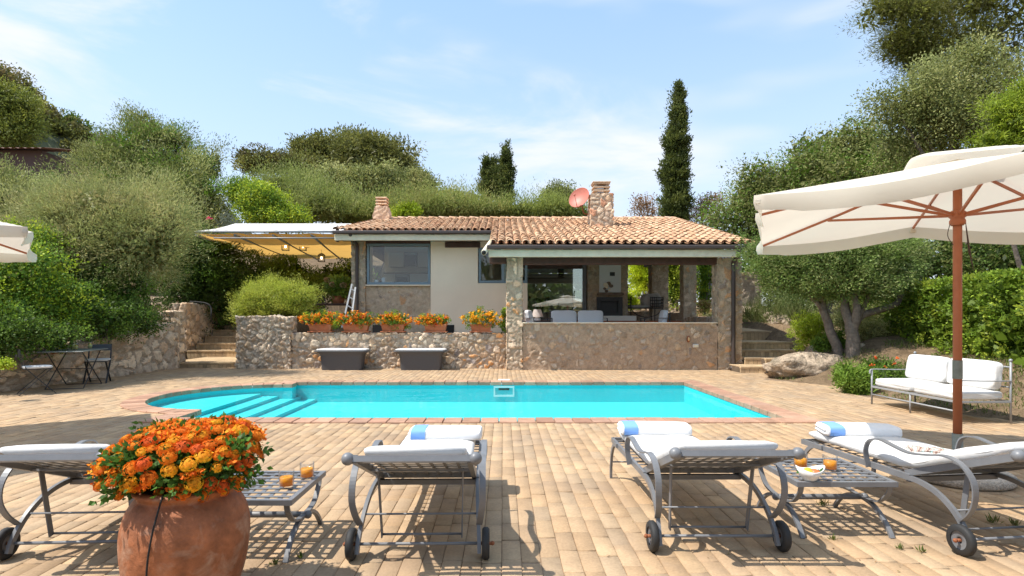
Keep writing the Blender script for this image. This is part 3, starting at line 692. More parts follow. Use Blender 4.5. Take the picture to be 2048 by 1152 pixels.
fp = hb('firebox', 'iron_dark', [(3.0, 3.12, 18.16, 18.28, 1.27, 2.0), (3.68, 3.82, 18.16, 18.28, 1.27, 2.0), (3.12, 3.68, 18.16, 18.28, 1.27, 1.5), (3.12, 3.68, 18.16, 18.28, 1.86, 2.0), (3.12, 3.68, 18.262, 18.28, 1.5, 1.86)], .006)
hb('vent_grille', 'iron_dark', [(3.42, 3.58, 18.205, 18.22, 2.68, 2.80)])
hb('hearth', 'plaster_in', [(2.7, 4.15, 17.7, 18.2, 1.24, 1.40)], .01)
# fascias, gutters, drain pipes
hb('fascia', 'fascia', [(-.36, 5.92, 14.16, 14.24, 2.845, 3.03)], .01)
hb('fascia', 'fascia', [(-4.98, -.06, 16.80, 16.88, 3.62, 3.80)], .01)
hb('soffit', 'beam', [(-4.9, -.1, 16.9, 17.46, 3.68, 3.72), (-.3, 5.9, 14.26, 14.56, 2.9, 2.94)])
hb('gutter', 'gutter', [(-.40, 5.98, 14.02, 14.155, 3.035, 3.13)], .02); hb('gutter', 'gutter', [(-5.02, -.02, 16.68, 16.795, 3.805, 3.90)], .02)
def pipe(name, pts, r, m='gutter'):
    mb = MB(); mb.tube([Vector(p)+HO for p in pts], r, 12); return mb.build(name, MAT[m], hs)
pipe('drain_pipe', spline([(5.86, 14.1, 3.05), (5.86, 14.12, 2.92), (5.84, 14.42, 2.72), (5.84, 14.42, 2.5), (5.84, 14.42, .4), (5.84, 14.42, .12), (5.74, 14.30, .05)], 5), .052)
pipe('drain_pipe', spline([(-4.5, 16.75, 3.8), (-4.5, 17.2, 3.66), (-4.46, 17.38, 3.55), (-4.46, 17.38, 3.2), (-4.46, 17.38, .9)], 5), .05)
pipe('rain_spout', [(-.28, 15.3, 3.42), (-.47, 13.95, 2.93)], .07, 'fascia'); pipe('spout_end', [(-.4705, 13.945, 2.9285), (-.472, 13.935, 2.925)], .058, 'black')
# roof: real barrel tiles on a pitched deck
def rz(y): return 3.135+.272*(y-14.08)
def tiles(name, x0, x1, ya, yb, seed, clip):
    rnd = random.Random(seed); mb = MB(); mb.smooth = True; sp = .205; Ld = .36; k = 0
    pal = [(.52, .30, .175), (.58, .36, .22), (.46, .25, .14), (.62, .42, .27), (.50, .33, .21), (.42, .235, .14)]
    nx = int((x1-x0)/sp)
    for i in range(nx+1):
        xc = x0+i*sp; y = ya-rnd.uniform(0, .02)
        while y < yb:
            ok = clip(xc, y+Ld*.6)
            if ok:
                r0, r1 = .088, .070; dx = rnd.uniform(-.008, .008); yaw = rnd.uniform(-.025, .025); lift = rnd.uniform(0, .008)
                c = tuple(Vector(rnd.choice(pal)).lerp(Vector((.55, .36, .23)), .35)*rnd.uniform(.88, 1.12)); mb.col = c; seg = 7; vs = []; L2 = Ld+.07
                for j, (t, r) in enumerate(((0, r0), (1, r1))):
                    yy = y+t*L2; zb = rz(y+t*L2)+.035+(.022 if t == 0 else 0)+lift
                    for s in range(seg+1):
                        a = PI*s/seg; vs.append((xc+dx+yaw*t+r*math.cos(a), yy-14.5, zb+r*.85*math.sin(a)))
                for s in range(seg+1):
                    a = PI*s/seg; vs.append((xc+dx+(r0-.016)*math.cos(a), y-14.5, rz(y)+.057+lift+(r0-.016)*.85*math.sin(a)))
                fs = [(s, seg+1+s, seg+2+s, s+1) for s in range(seg)]+[(s, s+1, 2*(seg+1)+s+1, 2*(seg+1)+s) for s in range(seg)]
                mb.add(vs, fs)
                # channel tile
                vs = []; r = .085; xq = xc+sp/2; c = tuple(Vector(rnd.choice(pal))*rnd.uniform(.6, .9)); mb.col = c
                for t in (0, 1):
                    for s in range(5):
                        a = PI+PI*s/4; vs.append((xq+r*math.cos(a), y+t*L2-14.5, rz(y+t*L2)+.065+r*.6*math.sin(a)-(0 if t else .0)+(.012 if t == 0 else 0)))
                mb.add(vs, [(s, s+1, 6+s, 5+s) for s in range(4)])
            y += Ld
    return mb
rf_m = MB()
def poly(vs): rf_m.add([(x, y-14.5, z) for x, y, z in vs], [tuple(range(len(vs)))])
YR = 20.25
poly([(-.30, 14.16, rz(14.16)), (6.08, 14.16, rz(14.16)), (6.08, YR, rz(YR)), (-.30, YR, rz(YR))]); poly([(-4.96, 16.84, rz(16.84)), (-.30, 16.84, rz(16.84)), (-.30, YR, rz(YR)), (-4.1, YR, rz(YR))])
poly([(-4.96, 16.84, rz(16.84)), (-4.1, YR, rz(YR)), (-4.1, 25.5, rz(YR)-1.3), (-4.96, 25.5, 3.6)])
poly([(-4.1, YR, rz(YR)), (3.1, YR, rz(YR)), (3.1, 25.5, rz(YR)-1.4), (-4.1, 25.5, rz(YR)-1.4)]); poly([(3.1, YR, rz(YR)), (6.08, YR, rz(YR)), (6.08, 20.7, rz(YR)-.14), (3.1, 20.7, rz(YR)-.14)])  # unseen rear slope cut short over the veranda so light reaches the bush
roof = rf_m.build('roof', MAT['beam'], hs)
mb = tiles('t', -.25, 6.12, 14.10, YR, 51, lambda x, y: True); mb.build('roof_tiles', MAT['tile'], roof)
mb = tiles('t', -4.93, -.28, 16.80, YR, 52, lambda x, y: x > -4.96+.86*(y-16.84)/(YR-16.84)); mb.build('roof_tiles', MAT['tile'], roof)
mb = MB(); mb.smooth = True; rnd = random.Random(8)
def ridge(a, b, r=.10):
    a, b = Vector(a), Vector(b); n = int((b-a).length/.36); d = (b-a)/n
    for i in range(n):
        mb.col = tuple(Vector(rnd.choice([(.58, .38, .25), (.52, .32, .19), (.62, .43, .30)]))*rnd.uniform(.85, 1.1)); p = a+d*i; q = p+d*1.15
        u = d.normalized(); s = u.cross(Vector((0, 0, 1))).normalized(); vs = []
        for t, (c, rr, l) in enumerate(((p, r, .03), (q, r*.82, 0))):
            for k in range(8):
                an = PI*k/7; vs.append(c+s*rr*math.cos(an)+Vector((0, 0, rr*.75*math.sin(an)+l-.02+rnd.uniform(0, .004)))+HO)
        mb.add(vs, [(k, 8+k, 9+k, k+1) for k in range(7)])
ridge((-4.1, YR, rz(YR)+.06), (6.1, YR, rz(YR)+.06)); ridge((-4.96, 16.84, rz(16.84)+.06), (-4.1, YR, rz(YR)+.06)); ridge((6.13, 14.12, rz(14.12)+.05), (6.13, YR, rz(YR)+.05), .085)
mb.build('ridge_tiles', MAT['tile'], roof)
# chimneys
ch = stonework('chimney', [(2.70, 3.42, 17.55-14.5, 18.15-14.5, 3.9, 5.18)], hs, s=.24, res=.03, depth=.03, pal=ST_PALE+[(.40, .24, .17)], seed=53, faces='xXyYZ', rough=.012)
mb = MB()
for k in range(3):
    z = 5.20+.115*k; 
    for (x0, x1, y0, y1) in ((2.80, 3.32, 3.12, 3.20), (2.80, 3.32, 3.48, 3.56), (2.80, 2.88, 3.2, 3.48), (3.24, 3.32, 3.2, 3.48)): mb.col = (.30, .24, .19); mb.bx(x0, x1, y0, y1, z+.05, z+.112, .012)
    for (x0, y0) in ((2.84, 3.15), (3.19, 3.15), (2.84, 3.44), (3.19, 3.44)): mb.col = (.22, .19, .16); mb.bx(x0, x0+.09, y0, y0+.09, z-.01, z+.06)
mb.col = (.34, .29, .24); mb.bx(2.78, 3.34, 3.1, 3.58, 5.53, 5.57, .01)
mb.build('chimney_cap', MAT['stone'], ch)
ch = stonework('chimney', [(-4.45, -3.92, 19.5-14.5, 20.0-14.5, 4.3, 5.18)], hs, s=.5, res=.04, depth=.012, pal=[(.42, .32, .25), (.40, .31, .25)], mortar=(.40, .31, .25), seed=54, faces='xXyYZ', rough=.02, warp=lambda P: (-4.185+(P.x+4.185)*(1.04-.22*ss(4.9, 5.18, P.z)), P.y, P.z))
mb = MB()
for k in range(3):
    z = 5.19+.105*k; mb.col = (.44, .33, .25); mb.bx(-4.38, -3.99, 5.03, 5.42, z+.045, z+.095, .012); mb.col = (.2, .15, .12)
    for x0 in (-4.36, -4.07):
        for y0 in (5.05, 5.34): mb.bx(x0, x0+.06, y0, y0+.06, z-.01, z+.05)
mb.build('chimney_cap', MAT['stone'], ch)
# satellite dish with its bracket
t = thing('satellite_dish', 'coral red satellite dish on a bent bracket beside the big chimney', 'satellite dish', (2.45, 17.9, 4.6))
m = (Matrix.Rotation(R(-22), 3, 'Z') @ Matrix.Rotation(R(-62), 3, 'X')).inverted() if False else (Matrix.Rotation(R(-38), 3, 'Z') @ Matrix.Rotation(R(68), 3, 'X'))
mb = MB(); pr = [(max(.001, .345*i/8), .09*(i/8)**2) for i in range(9)]+[(.352, .095), (.35, .075)]+[(max(.001, .34*i/8), .09*(i/8)**2-.012) for i in range(8, -1, -1)]
mb.lathe(pr, (-.02, 0, .48), 32, m); mb.build('dish', MAT['coral'], t)
mb = MB(); mb.tube(spline([(-.02, .05, .42), (.05, .1, .28), (.12, .12, .05), (.32, .1, .02)], 5), .02, 8); mb.tube([(-.1, -.04, .2), (.1, .1, .3)], .012, 6); mb.build('bracket', MAT['rust'], t)
mb = MB(); a = Vector((-.02, 0, .48)); d = m @ Vector((0, 0, 1)); mb.tube([a+m @ Vector((0, -.33, .08)), a+d*.34+m @ Vector((0, -.08, 0))], .011, 6); mb.ball(a+d*.35+m @ Vector((0, -.07, 0)), .035, 10); mb.build('receiver_arm', MAT['coral'], t)
t = thing('flue_pipe', 'thin metal flue with small cowl left of the roof edge', 'flue', (-4.93, 16.95, 3.6)); mb = MB(); mb.lathe([(.05, 0), (.05, .38), (.0001, .38)], seg=12); mb.build('pipe', MAT['gutter'], t); mb = MB(); mb.lathe([(.0001, .44), (.07, .41), (.03, .46), (.0001, .50)], seg=8); mb.build('cowl', MAT['gutter'], t)
# wall lamp and socket on the veranda wall
p = at(1377, 678, 14.48); t = thing('wall_lamp', 'small brass bulkhead lamp on the veranda stone wall', 'wall lamp', p)
mb = MB(); mb.lathe([(.0001, .03), (.04, .028), (.055, .0), (.055, -.01)], (0, 0, 0), 16, Matrix.Diagonal((.8, 1, 1.6)).to_3x3() @ Matrix.Rotation(R(90), 3, 'X')); mb.build('backplate', MAT['rust'], t)
mb = MB(); mb.ball((0, -.03, 0), .03, 12, (.9, .8, 1.8)); mb.build('lens', mat('amber_lens', (.75, .5, .25), .3), t)
mb = MB(); [mb.tube([(-.045, -.045, z), (.045, -.045, z)], .005, 6) for z in (-.025, .025)]; mb.build('guard', MAT['rust'], t)
p = at(1391.5, 691.5, 14.49); t = thing('socket_box', 'white outdoor socket box on the veranda stone wall', 'socket'); t.location = p
mb = MB(); mb.box((0, 0, 0), (.14, .04, .085), bev=.01); mb.build('case', MAT['white'], t); mb = MB(); mb.box((0, -.024, .0), (.12, .012, .06), bev=.004); mb.build('flap', MAT['fascia'], t)
p = at(216, 697, 10.95); t = thing('wall_lamp', 'round amber bulkhead lamp on the left rubble retaining wall', 'wall lamp', (-8.66, 10.97, .72), R(90))
mb = MB(); mb.box((0, 0, 0), (.13, .05, .2), bev=.02); mb.build('backplate', MAT['rust'], t); mb = MB(); mb.ball((0, -.04, 0), .055, 12, (.9, .6, 1.5)); mb.build('lens', mat('pale_lens', (.62, .52, .40), .3), t); mb = MB(); mb.tube([(-.05, -.075, 0), (.05, -.075, 0)], .005, 6); mb.tube([(0, -.078, -.09), (0, -.078, .09)], .005, 6); mb.build('guard', MAT['rust'], t)

t = thing('utensil_jar', 'white jar of utensils on the kitchen window sill', 'jar', (-3.98, 17.86, 2.335)); mb = MB(); mb.lathe([(.0001, 0), (.07, 0), (.07, .19), (.06, .19), (.0001, .02)], seg=18); mb.build('jar_body', MAT['ceramic'], t); mb = MB(); mb.tube([(0, 0, .1), (.05, 0, .36)], .01, 6); mb.build('spoon', MAT['wood'], t)
t = thing('utensil_jar', 'taller white canister beside the utensil jar in the kitchen window', 'jar', (-3.76, 17.90, 2.335)); mb = MB(); mb.lathe([(.0001, 0), (.06, 0), (.06, .26), (.0001, .27)], seg=18); mb.build('jar_body', MAT['ceramic'], t)
# ------------------------------------------------------------------ sun loungers
KN = .295
def lounger(name, label, loc, rz):
    t = thing('sun_lounger', label, 'sun lounger', loc, rz, 'wrought iron sun loungers facing the pool')
    I = MAT['iron']; hin = Vector((0, .45, .33)); hd = Vector((0, -.27, .61)); bd = (hd-hin).normalized(); bn = Vector((0, -bd.z, bd.y)).normalized()
    if bn.z < 0: bn = -bn
    # seat frame
    mb = MB()
    for s in (-1, 1):
        mb.bar([(s*.305, .40, .315), (s*.305, 1.46, .315)], .020, .038, (0, 0, 1))
    mb.bar([(-.305, 1.45, .315), (.305, 1.45, .315)], .020, .038); mb.bar([(-.305, .42, .30), (.305, .42, .30)], .03, .03)
    mb.build('seat_frame', I, t)
    mb = MB()
    for k in range(1, 8): x = -.305+.61*k/8; mb.bar([(x, .43, .322), (x, 1.44, .322)], .016, .004)
    for k in range(1, 11): y = .43+1.01*k/11; mb.bar([(-.3, y, .327), (.3, y, .327)], .016, .004)
    mb.build('seat_lattice', I, t)
    mb = MB()
    for s in (-1, 1): mb.bar([hin+Vector((s*.285, 0, 0)), hd+Vector((s*.285, 0, 0))], .028, .04, bn)
    mb.bar([hd+Vector((-.30, 0, 0)), hd+Vector((.30, 0, 0))], .026, .030, bn); q = hd-bd*.055; mb.bar([q+Vector((-.28, 0, -.005)), q+Vector((.28, 0, -.005))], .016, .016, bn)
    mb.bar([hin+bd*.02+Vector((-.28, 0, 0)), hin+bd*.02+Vector((.28, 0, 0))], .035, .03, bn); q = hin.lerp(hd, .52)-bn*.015; mb.bar([q+Vector((-.28, 0, 0)), q+Vector((.28, 0, 0))], .022, .012, bn)
    br = mb.build('backrest', I, t)
    for s in (-1, 1): mb = MB(); mb.ball(hd+Vector((s*.315, 0, 0)), .032, 16); mb.build('knob', I, br)
    mb = MB()
    for k in range(1, 8): x = -.285+.57*k/8; mb.bar([hin+bd*.03+bn*.004+Vector((x, 0, 0)), hd-bd*.05+bn*.004+Vector((x, 0, 0))], .016, .004, bn)
    for k in range(1, 8): q = hin.lerp(hd, k/8)+bn*.009; mb.bar([q+Vector((-.28, 0, 0)), q+Vector((.28, 0, 0))], .016, .004, bn)
    mb.build('back_lattice', I, br)
    for s in (-1, 1):
        mb = MB(); mb.bar(spline([(s*.305, .44, .31), (s*.308, .30, .275), (s*.315, .17, .20), (s*.322, .07, .12), (s*.327, 0, .045)], 6), .034, .020, (s, 0, 0)) if False else mb.bar(spline([(s*.305, .47, .312), (s*.306, .34, .310), (s*.310, .22, .285), (s*.315, .12, .235), (s*.320, .05, .175), (s*.325, -.005, .10), (s*.327, -.03, .04)], 6), .029, .020, (s, 0, 0.01))
        mb.build('leg', I, t)
        mb = MB(); mb.bar(spline([(s*.318, 1.20, .32), (s*.318, 1.32, .305), (s*.318, 1.41, .22), (s*.318, 1.45, .11), (s*.318, 1.46, .0)], 6), .03, .018, (s, 0, 0.01)); mb.build('leg', I, t)
        mb = MB(); xa = s*.345
        pa = [(xa-.015*s, .72, .30), (xa, .725, .41), (xa, .69, .485), (xa, .60, .512), (xa, .49, .495), (xa, .37, .478), (xa, .24, .495), (xa, .12, .518), (xa, .015, .495), (xa, -.055, .42), (xa, -.065, .33), (xa-.01*s, -.03, .245), (xa-.02*s, .035, .175)]
        mb.bar(spline(pa, 5), .009, .034, (s, 0, 0.01)); mb.build('armrest', I, t)
        mb = MB(); q = hin.lerp(hd, .52); mb.bar([q+Vector((s*.235, 0, -.01)), (s*.225, .14, .07)], .034, .007, (s, 0, .01)); mb.build('backrest_strut', I, t)
        w = MB(); rm = Matrix.Rotation(R(90), 3, 'Y'); w.lathe([(.050, -.020), (.075, -.020), (.084, -.010), (.084, .010), (.075, .020), (.050, .020), (.050, -.020)], (0, 0, 0), 28, rm)
        wo = w.build('wheel', MAT['rubber'], t, (s*.362, 0, .084))
        m2 = MB(); m2.lathe([(.051, -.013), (.051, .013), (.030, .008), (.018, .013), (.018, -.013), (.030, -.008), (.051, -.013)], (0, 0, 0), 24, rm); m2.build('rim', MAT['iron'], wo)
        m2 = MB(); m2.tube([(s*-.03, 0, 0), (s*.034, 0, 0)], .009, 10); m2.ball((s*.036, 0, 0), .012, 8); m2.build('axle_nut', MAT['rust'], wo)
    for (xx, yy, zz, rr) in ((.33, 0, .084, .009), (.31, .09, .215, .006), (.225, .15, .08, .007), (.318, 1.43, .14, .006)):
        mb = MB(); mb.tube([(-xx, yy, zz), (xx, yy, zz)], rr, 8); mb.build('crossbar', I, t)
    # mattress: seat cushion then back cushion, puffed, one piece folded at the hinge
    mb = MB(); mb.smooth = True
    path = [Vector((0, 1.45, .335))]+[Vector((0, 1.40-.04*k, .335)) for k in range(23)]
    a0 = Vector((0, .46, .335)); L_ = .70
    path += [a0+bd*(L_*k/16) for k in range(1, 17)]
    Wd = .268; nrm = []
    def sec(i):
        p = path[i]; tt = (path[min(i+1, len(path)-1)]-path[max(i-1, 0)]).normalized(); n = Vector((0, -tt.z, tt.y)); n = -n if n.z < 0 else n
        e = min(1, min(i, len(path)-1-i)/2.0+.12); tk = .088*(.42+.58*e); r = []
        hs_ = abs(i-24); tk *= (.72 if hs_ < 1 else (.9 if hs_ < 2 else 1)); wob = .006*noise.noise(p*6)
        for k in range(20):
            an = 2*PI*k/20; cxx = math.copysign(abs(math.cos(an))**.42, math.cos(an)); cz = math.copysign(abs(math.sin(an))**.6, math.sin(an))
            puff = 1+.16*noise.noise(Vector((cxx*3, p.y*5, 1)))
            r.append(p+Vector((cxx*(Wd*(.96+.04*e)+wob), 0, 0))+n*(.044+cz*tk*.5*puff+wob))
        return r
    S = [sec(i) for i in range(len(path))]; vs = [v for r in S for v in r]; n = 20
    fs = [(i*n+j, (i+1)*n+j, (i+1)*n+(j+1) % n, i*n+(j+1) % n) for i in range(len(S)-1) for j in range(n)]+[tuple(range(n)), tuple((len(S)-1)*n+j for j in range(n))[::-1]]
    mb.add(vs, fs); mo = mb.build('mattress', MAT['cushion'], t)
    for s in (-1, 1): pp = MB(); pp.tube([sum(r, Vector())/20+Vector((s*(Wd*.985), 0, 0)) for r in S[2:-2]], .0045, 6); pp.build('piping', MAT['cushion'], mo)
    return t
LO = [lounger('l', 'iron sun lounger partly hidden behind the terracotta pot', (-2.33, 3.10, 0), R(3)),
      lounger('l', 'iron sun lounger right of the small table with two orange drinks', (-.455, 3.08, 0), R(1)),
      lounger('l', 'iron sun lounger with its back to the camera left of the fruit bowl table', (1.20, 3.19, 0), R(0)),
      lounger('l', 'iron sun lounger under the big parasol at the right edge', (2.88, 3.17, 0), R(6.5))]
def towel(label, L_, local, rz, yaw):
    m = Matrix.Translation(Vector(L_.location)) @ Matrix.Rotation(L_.rotation_euler.z, 4, 'Z'); p = m @ Vector(local)
    t = thing('folded_towel', label, 'towel', p, L_.rotation_euler.z+yaw, 'folded towels on the loungers')
    wx, dy, h = .52, .24, .088
    # spiral-ish folded section in the y-z plane, swept along x; blue stripe band at the left end
    def secf(k, x):
        e = 1-.04*noise.noise(Vector((x*5, k*.7, 2))); a = 2*PI*k/28
        cy = math.copysign(abs(math.cos(a))**.45, math.cos(a)); cz = math.copysign(abs(math.sin(a))**.65, math.sin(a))
        sag = 1-.10*abs(x/wx*2)**3
        return Vector((x, cy*dy/2*e, h/2+cz*h/2*sag*(1+.06*noise.noise(Vector((x*4, cy*2, 5))))))
    def piece(x0, x1, cap0, cap1, ns):
        mb = MB(); mb.smooth = True; xs_ = [x0+(x1-x0)*i/ns for i in range(ns+1)]
        rows = [[secf(k, x) for k in range(28)] for x in xs_]
        def shrink(row, dx, f): c = sum(row, Vector())/28; return [c+(v-c)*f+Vector((dx, 0, 0)) for v in row]
        if cap0: rows = [shrink(rows[0], -.008, .55), shrink(rows[0], -.012, .80), shrink(rows[0], -.006, .95)]+rows
        if cap1: rows = rows+[shrink(rows[-1], .006, .95), shrink(rows[-1], .012, .80), shrink(rows[-1], .008, .55)]
        vs = [v for r in rows for v in r]; n = 28
        fs = [(i*n+j, (i+1)*n+j, (i+1)*n+(j+1) % n, i*n+(j+1) % n) for i in range(len(rows)-1) for j in range(n)]
        if cap0: fs.append(tuple(range(n)))
        if cap1: fs.append(tuple((len(rows)-1)*n+j for j in range(n))[::-1])
        mb.add(vs, fs); return mb
    piece(-wx/2+.014, wx/2, True, True, 16).build('folded_cloth', MAT['towel'], t)
    # blue border wrapping the left end, 3 mm proud of the white
    mb = MB(); mb.smooth = True; xs_ = [-wx/2+.02+.105*i/5 for i in range(6)]; rows = []
    for x in xs_:
        c = Vector((x, 0, h/2)); rows.append([c+(secf(k, x)-c)*1.02+(secf(k, x)-c).normalized()*.003 for k in range(28)])
    vs = [v for r in rows for v in r]; mb.add(vs, [(i*28+j, (i+1)*28+j, (i+1)*28+(j+1) % 28, i*28+(j+1) % 28) for i in range(5) for j in range(28)]); mb.build('blue_border', MAT['towel_blue'], t)
    # fold lines at the end: loops of cloth edge
    mb = MB()
    for k, zf in enumerate((.30, .62)): mb.tube([Vector((-wx/2-.002, y, h*zf+.004*math.sin(y*20))) for y in np.linspace(-dy*.38, dy*.38, 9)], .0065, 6)
    mb.build('fold', MAT['towel'], t)
    return t
towel('white towel with blue end on the lounger right of the pot', LO[1], (.045, 1.18, .405), 0, R(-2))
towel('white towel with blue end on the lounger left of the fruit bowl', LO[2], (-.03, 1.24, .405), 0, R(-4))
towel('white towel with blue end on the rightmost lounger', LO[3], (-.02, 1.22, .405), 0, R(-14))
# patterned cloth on the right lounger
P = at(1862, 916, 3.78); t = thing('folded_pareo', 'small folded cloth with brown and aqua swirls on the rightmost lounger', 'cloth', (P.x-.02, P.y, .408), R(-25))
m = bpy.data.materials.new('swirl_cloth'); m.use_nodes = True; q = m.node_tree; wv = N(q, 'ShaderNodeTexWave', inp={'Scale': 5.5, 'Distortion': 9, 'Detail': 2}); cr = N(q, 'ShaderNodeValToRGB'); tc_ = N(q, 'ShaderNodeTexCoord'); q.links.new(tc_.outputs['Object'], wv.inputs[0]); q.links.new(wv.outputs[0], cr.inputs[0]); q.links.new(cr.outputs[0], q.nodes['Principled BSDF'].inputs['Base Color']); q.nodes['Principled BSDF'].inputs['Roughness'].default_value = .9
e = cr.color_ramp.elements; e[0].color = (.22, .13, .10, 1); e[1].color = (.45, .62, .58, 1); e.new(.35).color = (.62, .50, .44, 1); e.new(.6).color = (.30, .19, .15, 1)
mb = MB(); mb.grid(lambda u, v: Vector(((u-.5)*.22, (v-.5)*.17, .012+.012*noise.noise(Vector((u*4, v*4, 0)))+.006*math.sin(v*9))), 14, 10); mb.grid(lambda u, v: Vector(((u-.5)*.20, (v-.5)*.14+.01, .028+.010*noise.noise(Vector((u*5, v*4, 7))))), 14, 10); so = mb.build('cloth', m, t); md = so.modifiers.new('s', 'SOLIDIFY'); md.thickness = .008

# ------------------------------------------------------------------ low lattice tables
def low_table(label, c):
    t = thing('low_table', label, 'low table', c, 0, 'low lattice iron tables'); I = MAT['iron']; hx_, hy_, zt = .285, .295, .32
    mb = MB()
    for s in (-1, 1): mb.bar([(s*hx_, -hy_, zt), (s*hx_, hy_, zt)], .028, .03); mb.bar([(-hx_+.014, s*(hy_-.014), zt), (hx_-.014, s*(hy_-.014), zt)], .028, .029)
    mb.build('top_frame', I, t); mb = MB()
    for k in range(1, 8): x = -hx_+2*hx_*k/8; mb.bar([(x, -hy_+.02, zt+.006), (x, hy_-.02, zt+.006)], .024, .004)
    for k in range(1, 8): y = -hy_+2*hy_*k/8; mb.bar([(-hx_+.02, y, zt+.011), (hx_-.02, y, zt+.011)], .024, .004)
    mb.build('top_lattice', I, t)
    for s in (-1, 1):
        X = s*(hx_-.02); mb = MB()
        mb.bar(spline([(X, -hy_+.02, zt-.01), (X, -.25, .25), (X, -.16, .178), (X, 0, .160), (X, .16, .178), (X, .25, .25), (X, hy_-.02, zt-.01)], 6), .010, .030, (s, 0, .01)); mb.build('side_brace', I, t)
        for q in (-1, 1):
            mb = MB(); mb.bar(spline([(X, q*.02, .158), (X, q*.12, .140), (X, q*.21, .09), (X, q*.27, .03), (X, q*.29, 0)], 6), .018, .026, (s, 0, .01)); mb.build('leg', I, t)
        mb = MB(); mb.ball((s*(hx_+.0), 0, .158), .024, 12); mb.build('boss', I, t)
    mb = MB(); mb.tube([(-hx_, 0, .158), (hx_, 0, .158)], .018, 12); mb.build('crossbar', I, t); return t
T1 = low_table('low iron lattice table between the pot and a lounger', (-1.425, 3.325, 0)); T2 = low_table('low iron lattice table carrying the fruit bowl', (2.04, 3.66, 0))
MAT['ice'] = MAT['glass']
def tumbler(label, p):
    t = thing('juice_glass', label, 'glass', p, random.Random(label).uniform(0, 3), 'tumblers of orange juice')
    r, h = .041, .098; mb = MB(); mb.lathe([(.0001, 0), (r*.93, 0), (r, .01), (r*1.04, h), (r*.98, h), (r*.94, .014), (.0001, .012)], seg=28); mb.build('glass', MAT['glass'], t)
    mb = MB(); mb.lathe([(.0001, .013), (r*.915, .0145), (r*.945, .062), (r*.6, .064), (.0001, .063)], seg=28); mb.build('juice', MAT['juice'], t)
    mb = MB(); rn = random.Random(label)
    for k in range(3): mb.box((rn.uniform(-.015, .015), rn.uniform(-.015, .015), .066+k*.004), (.020, .020, .018), Matrix.Rotation(rn.uniform(0, 3), 3, 'Z') @ Matrix.Rotation(rn.uniform(0, 1), 3, 'X'), .003)
    mb.build('ice', MAT['glass'], t)
def on_table(px, py, z=.335): D = (H-z)*F/(py-HY); return Vector(((px-CX)*D/F, D, z))
tumbler('glass of orange juice nearest the camera on the table beside the pot', on_table(573, 975))
tumbler('glass of orange juice at the far corner of the table beside the pot', on_table(614, 957))
tumbler('glass of orange juice behind the fruit bowl on its left', on_table(1601, 936))
tumbler('glass of orange juice right of the fruit bowl', on_table(1660, 941))
t = thing('fruit_bowl', 'white boat shaped bowl of cut orange and grapefruit', 'bowl', on_table(1620, 961))
mb = MB(); pr = [(.0001, 0), (.03, 0), (.035, .006), (.055, .03), (.075, .062), (.071, .062), (.052, .034), (.03, .012), (.0001, .01)]
mb.lathe(pr, seg=32); mb.v = [(x*1.12, y*.85, z+.030*(x/.075)**2*(z/.062)) for x, y, z in mb.v]; mb.build('bowl', MAT['ceramic'], t)
fr = mat('orange_flesh', (.95, .42, .03), .35, bump=(120, .3, .002)); pk = mat('grapefruit_flesh', (.85, .16, .05), .35)
mb = MB(); mb.ball((-.02, -.005, .048), .034, 16, (1, 1, .75)); mb.build('fruit_half', fr, t); mb = MB(); mb.ball((.026, .0, .048), .031, 16, (1, 1, .7)); mb.build('fruit_half', pk, t); mb = MB(); mb.ball((.0, .022, .052), .028, 16, (1.1, .8, .7)); mb.build('fruit_half', fr, t)
rng = np.random.default_rng(1); Pm = np.array([(.05, -.005, .055)]*16+[(-.055, 0, .06)]*12)+rng.normal(size=(28, 3))*.008; V = leafquads(rng, Pm, unit(rng.normal(size=(28, 3))+np.array([0, 0, .5])), .022, .014, None); quads('mint', V, np.tile([[.06, .16, .03]], (28, 1)), t)

